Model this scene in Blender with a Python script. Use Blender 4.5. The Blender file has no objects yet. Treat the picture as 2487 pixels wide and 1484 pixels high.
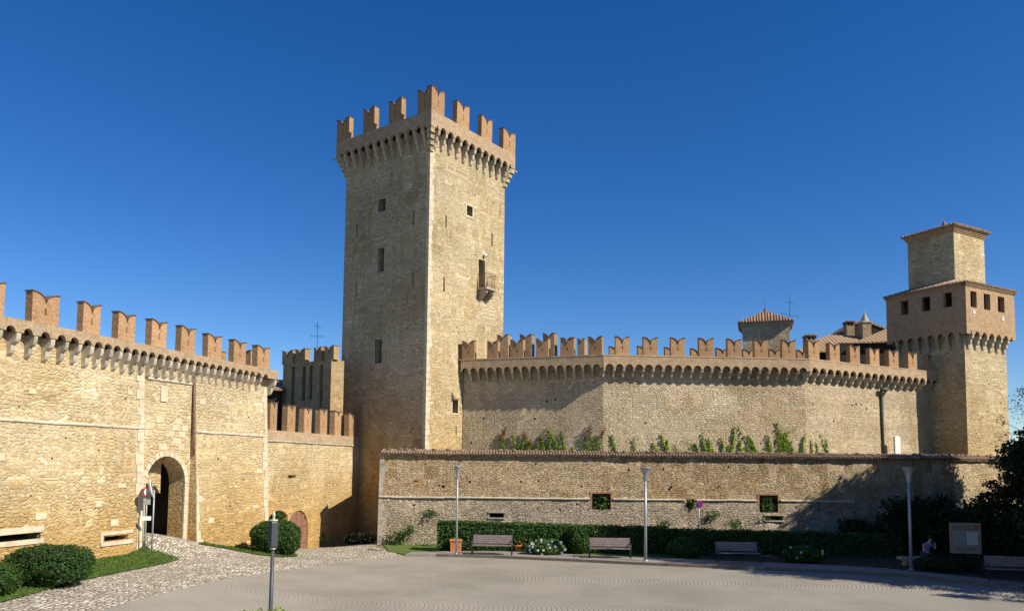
import bpy, bmesh, math, random
import numpy as np
from mathutils import Vector, Matrix, noise
random.seed(7); RNG = np.random.default_rng(7)
C = bpy.context.scene.collection
SC = bpy.context.scene
# ------------------------------------------------------------------ camera
F = 1880.0; CX = 1243.5; CY = 990.0            # focal length and principal point, in photo units (2487 wide)
PITCH = math.atan(0.0723); ROLL = math.radians(0.57)
CAMLOC = Vector((0, 0, 4.35))
MC = Matrix.Rotation(math.pi/2 + PITCH, 4, 'X') @ Matrix.Rotation(ROLL, 4, 'Z')
cd = bpy.data.cameras.new('camera'); cam = bpy.data.objects.new('camera', cd); C.objects.link(cam)
cam.matrix_world = Matrix.Translation(CAMLOC) @ MC
cd.sensor_width = 36; cd.lens = F/2487*36; cd.shift_y = (CY-741)/2487; cd.clip_end = 6000; cd.clip_start = 0.1
SC.camera = cam
# ------------------------------------------------------------------ light
AZ = math.radians(62); EL = math.radians(39.5)   # sun: 62 deg to the right of straight behind the camera
SUN = Vector((math.sin(AZ)*math.cos(EL), -math.cos(AZ)*math.cos(EL), math.sin(EL)))
sd = bpy.data.lights.new('sun', 'SUN'); sd.energy = 4.95; sd.angle = math.radians(0.5); sd.color = (1.0, 0.93, 0.79)
so = bpy.data.objects.new('sun', sd); C.objects.link(so)
so.rotation_euler = (-SUN).to_track_quat('-Z', 'Y').to_euler()
w = bpy.data.worlds.new('World'); SC.world = w; w.use_nodes = True
nt = w.node_tree; bg = nt.nodes['Background']
sky = nt.nodes.new('ShaderNodeTexSky'); sky.sky_type = 'NISHITA'; sky.sun_disc = False
sky.sun_elevation = EL; sky.sun_rotation = math.pi - AZ
sky.altitude = 1200; sky.air_density = 1.0; sky.dust_density = 0.0; sky.ozone_density = 3.5
hs = nt.nodes.new('ShaderNodeHueSaturation'); hs.inputs['Saturation'].default_value = 1.33; hs.inputs['Hue'].default_value = .511; hs.inputs['Value'].default_value = 1.0
nt.links.new(sky.outputs[0], hs.inputs['Color']); nt.links.new(hs.outputs[0], bg.inputs[0]); bg.inputs[1].default_value = 0.092
SC.view_settings.view_transform = 'Standard'; SC.view_settings.look = 'None'
SC.view_settings.gamma = 1; SC.view_settings.exposure = 0.45
try: SC.view_settings.use_curve_mapping = False
except Exception: pass

# ------------------------------------------------------------------ geometry helpers
def ray(x, y):
    return (MC.to_3x3() @ Vector(((x-CX)/F, -(y-CY)/F, -1.0)))
class Fr:
    """a vertical wall plane: origin o, direction u (to the right as seen), outward normal n"""
    def __init__(s, o, u):
        s.o = Vector((o[0], o[1])); s.u = Vector((u[0], u[1])).normalized(); s.n = Vector((s.u.y, -s.u.x))
        s.ang = math.atan2(s.u.y, s.u.x)
    def p(s, a, z, d=0.0):
        q = s.o + s.u*a + s.n*d
        return (q.x, q.y, z)
    def hit(s, x, y, d=0.0):
        r = ray(x, y); o2 = s.o + s.n*d
        t = (o2 - CAMLOC.to_2d()).dot(s.n) / r.to_2d().dot(s.n)
        P = CAMLOC + r*t
        return (P.to_2d()-s.o).dot(s.u), P.z
    def rect(s, x0, y0, x1, y1, d=0.0):
        a, z1 = s.hit(x0, y0, d); b, z1b = s.hit(x1, y0, d); a2, z0 = s.hit(x0, y1, d); b2, z0b = s.hit(x1, y1, d)
        return (a+a2)/2, (b+b2)/2, (z0+z0b)/2, (z1+z1b)/2
def at_y(x, y, Y):
    r = ray(x, y); t = (Y-CAMLOC.y)/r.y; return CAMLOC + r*t
def at_z(x, y, Z):
    r = ray(x, y); t = (Z-CAMLOC.z)/r.z; return CAMLOC + r*t

class MB:
    def __init__(s): s.v = []; s.f = []; s.m = []; s.smooth = []
    def add(s, vs, fs, mi=0, sm=False):
        b = len(s.v); s.v.extend([tuple(map(float, q)) for q in vs])
        for f in fs: s.f.append([b+i for i in f]); s.m.append(mi); s.smooth.append(sm)
    def quad(s, a, b, c, d, mi=0): s.add([a, b, c, d], [(0, 1, 2, 3)], mi)
    def hexa(s, P, mi=0):   # 8 pts: bottom 4 ccw, top 4
        s.add(P, [(3, 2, 1, 0), (4, 5, 6, 7), (0, 1, 5, 4), (1, 2, 6, 5), (2, 3, 7, 6), (3, 0, 4, 7)], mi)
    def box(s, x0, x1, y0, y1, z0, z1, mi=0):
        s.hexa([(x0,y0,z0),(x1,y0,z0),(x1,y1,z0),(x0,y1,z0),(x0,y0,z1),(x1,y0,z1),(x1,y1,z1),(x0,y1,z1)], mi)
    def fbox(s, fr, a0, a1, z0, z1, d0, d1, mi=0):   # d0 inner, d1 outer
        s.hexa([fr.p(a0,z0,d1), fr.p(a1,z0,d1), fr.p(a1,z0,d0), fr.p(a0,z0,d0),
                fr.p(a0,z1,d1), fr.p(a1,z1,d1), fr.p(a1,z1,d0), fr.p(a0,z1,d0)], mi)
    def tube(s, pts, r, n=8, mi=0, cap=True):
        pts = [Vector(p) for p in pts]; rs = r if isinstance(r, (list, tuple)) else [r]*len(pts)
        b = len(s.v); up = Vector((0, 0, 1))
        for i, p in enumerate(pts):
            d = (pts[min(i+1, len(pts)-1)] - pts[max(i-1, 0)]).normalized()
            x = d.cross(up) if abs(d.z) < .95 else d.cross(Vector((1, 0, 0)))
            x.normalize(); y = d.cross(x)
            for k in range(n):
                t = 2*math.pi*k/n; s.v.append(tuple(p + (x*math.cos(t) + y*math.sin(t))*rs[i]))
        for i in range(len(pts)-1):
            for k in range(n):
                s.f.append([b+i*n+k, b+i*n+(k+1) % n, b+(i+1)*n+(k+1) % n, b+(i+1)*n+k]); s.m.append(mi); s.smooth.append(True)
        if cap:
            s.f.append([b+k for k in range(n)][::-1]); s.m.append(mi); s.smooth.append(False)
            s.f.append([b+(len(pts)-1)*n+k for k in range(n)]); s.m.append(mi); s.smooth.append(False)
    def lathe(s, prof, c=(0, 0, 0), n=16, mi=0):
        b = len(s.v)
        for (r, z) in prof:
            for k in range(n):
                t = 2*math.pi*k/n; s.v.append((c[0]+r*math.cos(t), c[1]+r*math.sin(t), c[2]+z))
        for i in range(len(prof)-1):
            for k in range(n):
                s.f.append([b+i*n+k, b+i*n+(k+1) % n, b+(i+1)*n+(k+1) % n, b+(i+1)*n+k]); s.m.append(mi); s.smooth.append(True)
    def prism(s, poly, e, mi=0):   # planar polygon extruded by vector e
        n = len(poly); e = Vector(e); P = [tuple(p) for p in poly]; Q = [tuple(Vector(p)+e) for p in poly]
        s.add(P+Q, [tuple(range(n))[::-1], tuple(range(n, 2*n))] + [(i, (i+1) % n, n+(i+1) % n, n+i) for i in range(n)], mi)
    def build(s, name, mats, parent=None, origin=None, tagd=None, uv=True, recalc=False):
        me = bpy.data.meshes.new(name)
        V = np.array(s.v, dtype=float).reshape(-1, 3)
        o = Vector(origin) if origin is not None else (wloc(parent) if parent else Vector((0, 0, 0)))
        W = V - np.array(o)
        me.from_pydata(W.tolist(), [], s.f)
        for m in (mats if isinstance(mats, (list, tuple)) else [mats]): me.materials.append(m)
        me.polygons.foreach_set('material_index', s.m); me.polygons.foreach_set('use_smooth', s.smooth)
        me.update()
        if recalc:
            bm = bmesh.new(); bm.from_mesh(me); bmesh.ops.recalc_face_normals(bm, faces=bm.faces); bm.to_mesh(me); bm.free()
        if uv:
            ul = me.uv_layers.new(name='UVMap'); co = np.empty(len(me.vertices)*3); me.vertices.foreach_get('co', co); co = co.reshape(-1, 3)+np.array(o)
            nl = len(me.loops); li = np.empty(nl, dtype=np.int32); me.loops.foreach_get('vertex_index', li)
            npoly = len(me.polygons); no = np.empty(npoly*3); me.polygons.foreach_get('normal', no); no = no.reshape(-1, 3)
            lt = np.empty(npoly, dtype=np.int32); me.polygons.foreach_get('loop_total', lt)
            nn = np.repeat(no, lt, axis=0); P = co[li]
            h = np.hypot(nn[:, 0], nn[:, 1]); flat = h < .5; h = np.where(h < 1e-6, 1, h)
            U = np.where(flat, P[:, 0], (-nn[:, 1]*P[:, 0] + nn[:, 0]*P[:, 1])/h); Vv = np.where(flat, P[:, 1], P[:, 2])
            ul.data.foreach_set('uv', np.stack([U, Vv], 1).ravel())
        ob = bpy.data.objects.new(name, me); C.objects.link(ob)
        if parent: ob.parent = parent; ob.location = o - wloc(parent)
        else: ob.location = o
        if tagd: tag(ob, *tagd)
        return ob
def wloc(o):
    v = Vector((0, 0, 0))
    while o is not None: v += Vector(o.location); o = o.parent
    return v
def tag(o, label=None, cat=None, group=None, kind=None):
    if label: o['label'] = label
    if cat: o['category'] = cat
    if group: o['group'] = group
    if kind: o['kind'] = kind
    return o
def thing(name, label, cat, loc, group=None, rz=0):
    o = bpy.data.objects.new(name, None); C.objects.link(o); o.location = loc; o.rotation_euler = (0, 0, rz)
    o.empty_display_size = .3
    return tag(o, label, cat, group)
def dup(root, loc, rz=None, label=None, group=None, scale=None):
    r = root.copy(); C.objects.link(r); r.location = loc
    if rz is not None: r.rotation_euler = (0, 0, rz)
    if label: r['label'] = label
    if group: r['group'] = group
    if scale: r.scale = scale
    for ch in list(root.children):
        c = ch.copy(); C.objects.link(c); c.parent = r
        for g in ch.children:
            d = g.copy(); C.objects.link(d); d.parent = c
    return r

# ------------------------------------------------------------------ materials
class NT:
    def __init__(s, name):
        s.m = bpy.data.materials.new(name); s.m.use_nodes = True; s.t = s.m.node_tree; s.b = s.t.nodes['Principled BSDF']
        s.b.inputs['Roughness'].default_value = .9
        s.b.inputs['Specular IOR Level'].default_value = .2
    def n(s, typ, ins={}, **kw):
        d = s.t.nodes.new('ShaderNode'+typ)
        for k, v in kw.items(): setattr(d, k, v)
        for k, v in ins.items(): s.set(d.inputs[k], v)
        return d
    def set(s, sock, v):
        if isinstance(v, bpy.types.NodeSocket): s.t.links.new(v, sock)
        elif isinstance(v, bpy.types.Node): s.t.links.new(v.outputs[0], sock)
        else: sock.default_value = v
    def math(s, op, a, b=0.0, c=0.0, clamp=False):
        d = s.n('Math', operation=op, use_clamp=clamp); s.set(d.inputs[0], a); s.set(d.inputs[1], b); s.set(d.inputs[2], c); return d.outputs[0]
    def mix(s, f, a, b, bt='MIX'):
        d = s.n('Mix', data_type='RGBA', blend_type=bt); s.set(d.inputs[0], f); s.set(d.inputs[6], a); s.set(d.inputs[7], b); return d.outputs[2]
    def ramp(s, f, stops, interp='LINEAR'):
        d = s.n('ValToRGB'); cr = d.color_ramp; cr.interpolation = interp
        while len(cr.elements) < len(stops): cr.elements.new(.5)
        for e, (p, c) in zip(cr.elements, stops): e.position = p; e.color = (c if isinstance(c, tuple) else (c, c, c))+(1,)
        s.set(d.inputs[0], f); return d.outputs[0]
    def noise(s, vec, scale, detail=3, rough=.55):
        d = s.n('TexNoise', {'Scale': scale, 'Detail': detail, 'Roughness': rough}); s.set(d.inputs['Vector'], vec); return d.outputs[0]
    def bump(s, h, dist, strength=1.0):
        d = s.n('Bump', {'Distance': dist, 'Strength': strength}); s.set(d.inputs['Height'], h)
        s.t.links.new(d.outputs[0], s.b.inputs['Normal'])
    def out(s, col, rough=None):
        s.set(s.b.inputs['Base Color'], col)
        if rough is not None: s.b.inputs['Roughness'].default_value = rough
        return s.m
def c4(c): return (c[0], c[1], c[2], 1)
def stone(name, cols, mortar, sx, sy, bump=.05, stain=None, stain2=None, joint=.06, per_obj=False, holes=0.0, jf=.6, zst=None):
    t = NT(name)
    uv = t.n('TexCoord').outputs['UV']
    if per_obj:
        oi = t.n('ObjectInfo'); add = t.n('VectorMath', operation='ADD'); t.set(add.inputs[0], uv)
        sc = t.n('VectorMath', operation='SCALE'); cmb = t.n('CombineXYZ'); t.set(cmb.inputs[0], oi.outputs['Random']); t.set(cmb.inputs[1], oi.outputs['Random'])
        t.set(sc.inputs[0], cmb); sc.inputs['Scale'].default_value = 37; t.set(add.inputs[1], sc); uv = add.outputs[0]
    ns = t.n('TexNoise', {'Scale': 3.3, 'Detail': 4.0, 'Roughness': .65}); t.set(ns.inputs['Vector'], uv)
    sub = t.n('VectorMath', operation='SUBTRACT'); t.set(sub.inputs[0], ns.outputs['Color']); sub.inputs[1].default_value = (.5, .5, .5)
    sc = t.n('VectorMath', operation='SCALE'); t.set(sc.inputs[0], sub); sc.inputs['Scale'].default_value = sy*1.25
    ad = t.n('VectorMath', operation='ADD'); t.set(ad.inputs[0], uv); t.set(ad.inputs[1], sc)
    mp = t.n('Mapping'); t.set(mp.inputs[0], ad); mp.inputs['Scale'].default_value = (1/sx, 1/sy, 1)
    v1 = t.n('TexVoronoi', {'Scale': 1.0, 'Randomness': .92}, voronoi_dimensions='2D', feature='F1'); t.set(v1.inputs['Vector'], mp)
    v2 = t.n('TexVoronoi', {'Scale': 1.0, 'Randomness': .92}, voronoi_dimensions='2D', feature='DISTANCE_TO_EDGE'); t.set(v2.inputs['Vector'], mp)
    mpb = t.n('Mapping'); t.set(mpb.inputs[0], ad); mpb.inputs['Scale'].default_value = (2.3/sx, 1.9/sy, 1); mpb.inputs['Location'].default_value = (3.7, 1.9, 0)
    vb = t.n('TexVoronoi', {'Scale': 1.0, 'Randomness': 1.0}, voronoi_dimensions='2D', feature='F1'); t.set(vb.inputs['Vector'], mpb)
    sepb = t.n('SeparateColor'); t.set(sepb.inputs[0], vb.outputs['Color'])
    sel = t.ramp(t.noise(uv, 1.1, 3, .6), [(.46, 0.0), (.54, 1.0)])
    sep = t.n('SeparateColor'); t.set(sep.inputs[0], t.mix(t.math('MULTIPLY', sel, .8), v1.outputs['Color'], vb.outputs['Color']))
    k = len(cols); col = t.ramp(sep.outputs[0], [(i/(k-1), c) for i, c in enumerate(cols)])
    val = t.math('MULTIPLY_ADD', sep.outputs[1], .42, .78)
    fm = t.n('Mapping'); t.set(fm.inputs[0], uv); fm.inputs['Scale'].default_value = (.75, 1.3, 1); fine = t.noise(fm, 9, 6, .78)
    fc = t.ramp(fine, [(.30, .52), (.50, 1.0), (.70, 1.22)]); val = t.math('MULTIPLY', val, fc)
    m = t.n('Mix', data_type='RGBA', blend_type='MULTIPLY'); m.inputs[0].default_value = 1; t.set(m.inputs[6], col)
    cv = t.n('CombineColor'); [t.set(cv.inputs[i], val) for i in range(3)]; t.set(m.inputs[7], cv); col = m.outputs[2]
    jm = t.ramp(t.math('ADD', v2.outputs['Distance'], t.math('MULTIPLY_ADD', fine, .10, -.05)), [(joint*.4, 1.0), (joint*1.6, 0.0)])
    pn = t.ramp(t.noise(uv, .55, 4, .6), [(.38, .35), (.58, 1.15)])
    col = t.mix(t.math('MULTIPLY', t.math('MULTIPLY', jm, jf), pn, clamp=True), col, c4(mortar))
    lf = t.ramp(t.noise(uv, .16, 5, .6), [(.36, .86), (.5, 1.0), (.64, 1.12)]); lc = t.n('CombineColor'); [t.set(lc.inputs[i_], lf) for i_ in range(3)]; col = t.mix(1.0, col, lc.outputs[0], 'MULTIPLY')
    if stain:
        f = t.ramp(t.noise(uv, .35, 5, .62), [(.42, 0.0), (.62, 1.0)]); col = t.mix(t.math('MULTIPLY', f, .7), col, c4(stain), 'MULTIPLY')
    if stain2:
        mp2 = t.n('Mapping'); t.set(mp2.inputs[0], uv); mp2.inputs['Scale'].default_value = (.9, .22, 1); mp2.inputs['Location'].default_value = (11, 5, 0)
        f = t.ramp(t.noise(mp2, .8, 5, .65), [(.48, 0.0), (.66, 1.0)]); col = t.mix(t.math('MULTIPLY', f, .75), col, c4(stain2), 'MULTIPLY')
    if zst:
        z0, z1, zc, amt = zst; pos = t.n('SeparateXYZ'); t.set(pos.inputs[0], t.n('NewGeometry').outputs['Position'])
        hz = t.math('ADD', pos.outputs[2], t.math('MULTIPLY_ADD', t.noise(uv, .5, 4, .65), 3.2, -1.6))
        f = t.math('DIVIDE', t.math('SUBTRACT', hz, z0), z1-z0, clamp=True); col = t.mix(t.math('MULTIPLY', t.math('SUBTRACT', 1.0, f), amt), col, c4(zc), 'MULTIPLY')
    h = t.math('ADD', t.math('MULTIPLY', t.ramp(v2.outputs['Distance'], [(0.0, 0.0), (.22, 1.0)]), pn), t.math('MULTIPLY', fine, 2.0))
    h = t.math('ADD', h, t.math('MULTIPLY', sep.outputs[2], .5))
    t.bump(h, bump)
    return t.out(col, .95)
def brick(name, c1, c2, mortar, stain=(.62, .6, .58), stain_at=.52):
    t = NT(name); uv = t.n('TexCoord').outputs['UV']; oi = t.n('ObjectInfo')
    b = t.n('TexBrick', {'Color1': c4(c1), 'Color2': c4(c2), 'Mortar': c4(mortar), 'Scale': 1.0, 'Mortar Size': .008, 'Brick Width': .27, 'Row Height': .075, 'Bias': 0.0})
    t.set(b.inputs['Vector'], uv)
    gc = t.n('TexCoord').outputs['Generated']
    n1 = t.noise(uv, 2.2, 5, .7); n2 = t.noise(uv, 11, 3, .7)
    col = t.mix(t.ramp(n1, [(stain_at-.06, 0.0), (stain_at+.16, .8)]), b.outputs['Color'], c4(stain), 'MULTIPLY')
    n3 = t.noise(uv, 5.5, 5, .75); col = t.mix(t.ramp(n3, [(.52, 0.0), (.70, .65)]), col, (.58,.44,.29,1)); n4 = t.noise(uv, .9, 3, .6)
    col = t.mix(t.ramp(n4, [(.54, 0.0), (.72, .5)]), col, (.34,.29,.23,1), 'MIX')
    ov = t.math('MULTIPLY_ADD', oi.outputs['Random'], .25, .87); vv = t.math('MULTIPLY', ov, t.math('MULTIPLY_ADD', n2, 1.0, .52))
    cv = t.n('CombineColor'); [t.set(cv.inputs[i], vv) for i in range(3)]
    col = t.mix(1.0, col, cv.outputs[0], 'MULTIPLY')
    t.bump(t.math('ADD', n2, t.math('MULTIPLY', b.outputs['Fac'], -.5)), .02)
    return t.out(col, .95)
def plain(name, col, rough=.8, var=.25, scale=6, metal=0.0, bump=0.0, coord='Object'):
    t = NT(name); tc = t.n('TexCoord').outputs[coord]
    n = t.noise(tc, scale, 4, .65); a = tuple(x*(1-var) for x in col); b = tuple(min(1, x*(1+var)) for x in col)
    c = t.ramp(n, [(.3, a), (.7, b)]); t.b.inputs['Metallic'].default_value = metal
    if bump: t.bump(n, bump)
    return t.out(c, rough)
def leafmat(name, dark, light, trans=.25, scale=1.3):
    t = NT(name); g = t.n('NewGeometry'); n = t.noise(g.outputs['Position'], scale, 3, .6)
    r = t.math('ADD', t.math('MULTIPLY', n, .6), t.math('MULTIPLY', g.outputs['Random Per Island'], .45))
    c = t.ramp(r, [(.3, dark), (.75, light)]); t.set(t.b.inputs['Base Color'], c); t.b.inputs['Roughness'].default_value = .55
    tr = t.n('BsdfTranslucent'); t.set(tr.inputs[0], c); mx = t.n('MixShader'); mx.inputs[0].default_value = trans
    t.set(mx.inputs[1], t.b); t.set(mx.inputs[2], tr); t.t.links.new(mx.outputs[0], t.t.nodes['Material Output'].inputs[0]); return t.m
M = {}
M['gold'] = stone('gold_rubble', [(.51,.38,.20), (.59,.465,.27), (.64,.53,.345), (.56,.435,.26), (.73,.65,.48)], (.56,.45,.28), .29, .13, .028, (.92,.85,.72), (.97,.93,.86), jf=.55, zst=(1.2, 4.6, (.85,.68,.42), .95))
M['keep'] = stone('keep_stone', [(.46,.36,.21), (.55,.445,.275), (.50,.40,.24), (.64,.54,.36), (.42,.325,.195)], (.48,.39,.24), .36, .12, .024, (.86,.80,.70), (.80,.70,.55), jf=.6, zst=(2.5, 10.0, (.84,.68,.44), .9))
M['ramp'] = stone('rampart_stone', [(.52,.41,.26), (.61,.49,.32), (.66,.54,.37), (.54,.43,.28), (.72,.62,.45)], (.52,.41,.27), .23, .12, .042, (.86,.81,.74), (.90,.80,.64), jf=.6)
M['low'] = stone('outer_wall_rubble', [(.50,.37,.21), (.60,.46,.27), (.65,.51,.33), (.52,.40,.25), (.72,.60,.42)], (.42,.32,.20), .23, .11, .07, (.84,.80,.74), (.80,.60,.36), joint=.09, jf=.75)
M['lowdark'] = stone('outer_wall_plinth', [(.48,.38,.26), (.58,.48,.35), (.62,.52,.39), (.49,.40,.29), (.70,.61,.46)], (.38,.31,.22), .24, .12, .07, (.78,.75,.70), (.84,.77,.66), joint=.09, jf=.75)
M['brick'] = brick('merlon_brick', (.46,.26,.125), (.37,.20,.10), (.47,.345,.21), (.70,.62,.52), .52)
M['parbrick'] = brick('parapet_brick', (.48,.335,.20), (.42,.275,.155), (.52,.41,.28), (.70,.71,.70), .48)
M['keeppar'] = brick('keep_parapet', (.45,.31,.19), (.39,.255,.15), (.46,.36,.25), (.70,.70,.68), .48)
M['oldbrick'] = brick('weathered_brick', (.36,.26,.16), (.42,.28,.17), (.40,.31,.20), (.6,.58,.52), .46)
M['goldbrick'] = brick('gate_tower_brick', (.46,.33,.17), (.40,.26,.13), (.46,.36,.22), (.62,.58,.48), .46)
M['towbrick'] = brick('tower_brick', (.46,.30,.17), (.40,.235,.13), (.44,.34,.22), (.74,.70,.62), .5)
M['arris'] = plain('pale_limestone', (.56,.47,.33), .9, .22, 3, bump=.01)
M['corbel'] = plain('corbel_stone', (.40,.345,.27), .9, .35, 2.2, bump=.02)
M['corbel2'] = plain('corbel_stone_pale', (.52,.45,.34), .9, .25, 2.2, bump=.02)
M['white'] = plain('white_stone', (.72,.69,.62), .85, .1, 4)
M['copedark'] = plain('dark_merlon_coping', (.15,.105,.075), .9, .35, 5)
M['dark_paint'] = plain('painted_dark', (.035,.028,.022), .95, .2)  # near-black paints in the shade of interiors and recesses; also coats house walls
M['wood'] = plain('rusty_door', (.23,.12,.075), .8, .3, 7)
M['bench'] = plain('weathered_bench_wood', (.20,.16,.145), .8, .3, 9)
M['iron'] = plain('dark_iron', (.05,.055,.06), .5, .2, 8, .5)
M['steel'] = plain('galvanised_steel', (.36,.38,.39), .45, .12, 5, .35)
M['rust'] = plain('rusty_iron', (.20,.11,.07), .8, .4, 9)
M['terra'] = plain('terracotta', (.52,.20,.085), .85, .2, 6)
M['block'] = plain('reused_block_stone', (.57,.47,.31), .92, .2, 2.5, bump=.015)
M['rustbrick'] = plain('window_brick', (.36,.19,.105), .9, .35, 9)
t = NT('roof_tiles'); uvc = t.n('TexCoord').outputs['UV']; sp = t.n('SeparateXYZ'); t.set(sp.inputs[0], uvc)
fx = t.math('SINE', t.math('MULTIPLY', sp.outputs[0], 2*math.pi/.34)); n1 = t.noise(uvc, 5, 4, .7)
M['roof'] = t.out(t.mix(t.math('MULTIPLY_ADD', fx, .45, .42), t.ramp(n1, [(.3, (.31,.18,.10)), (.55, (.43,.28,.17)), (.75, (.52,.40,.27))]), (.14,.09,.06,1)), .9)
M['tile2'] = plain('tower_roof_tile', (.33,.225,.155), .95, .5, 4)
M['tile'] = plain('old_coping_tile', (.25,.17,.12), .95, .55, 5.5)
M['hedge'] = leafmat('hedge_leaves', (.018,.05,.010), (.070,.145,.022), .2)
M['box'] = leafmat('clipped_box_leaves', (.018,.045,.010), (.060,.115,.020), .2, 3)
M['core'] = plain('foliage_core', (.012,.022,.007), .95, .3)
M['vine'] = leafmat('vine_leaves', (.13,.22,.02), (.34,.45,.06), .35, 3)
M['redvine'] = leafmat('red_vine_leaves', (.26,.10,.04), (.36,.18,.08), .3, 3)
M['weed'] = leafmat('weed_leaves', (.04,.09,.02), (.12,.20,.05), .25, 3)
M['blade'] = leafmat('grass_blades', (.05,.10,.015), (.13,.21,.04), .3, 2)
M['tree'] = leafmat('dark_tree_leaves', (.012,.028,.008), (.045,.085,.022), .2)
M['treeb'] = leafmat('laurel_leaves', (.010,.022,.007), (.035,.065,.018), .15)
M['bark'] = plain('bark', (.09,.065,.045), .95, .35, 5, bump=.02)
M['petal'] = plain('white_petal', (.80,.80,.76), .7, .05)
M['pinkpetal'] = plain('pink_petal', (.62,.42,.40), .7, .15)
M['skin'] = plain('skin', (.50,.31,.22), .6, .05)
M['blue'] = plain('blue_shirt', (.12,.17,.34), .8, .1)
M['denim'] = plain('dark_trousers', (.04,.045,.07), .85, .1)
M['hair'] = plain('dark_hair', (.025,.018,.012), .7, .2)
M['mirror'] = plain('convex_mirror_back', (.60,.62,.60), .4, .05)
M['redp'] = plain('red_sign_paint', (.50,.03,.03), .5, .08); M['bluep'] = plain('blue_sign_paint', (.04,.07,.36), .5, .08); M['whitep'] = plain('white_sign_paint', (.75,.75,.73), .5, .05)
M['board'] = plain('board_frame', (.34,.28,.20), .7, .12); M['paper'] = plain('board_paper', (.55,.57,.52), .8, .08); M['papergrey'] = plain('board_map', (.30,.30,.27), .8, .18, 12); M['textink'] = plain('board_ink', (.14,.12,.10), .8, .1)
M['redpaint'] = plain('board_red', (.45,.12,.10), .7, .1)
M['lampdark'] = plain('lantern_paint', (.075,.08,.09), .45, .12, 8, .2); M['brass'] = plain('pale_brass', (.62,.56,.38), .5, .1, 5, .3)
M['green'] = plain('grey_green_pipe', (.10,.10,.08), .7, .2)
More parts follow.
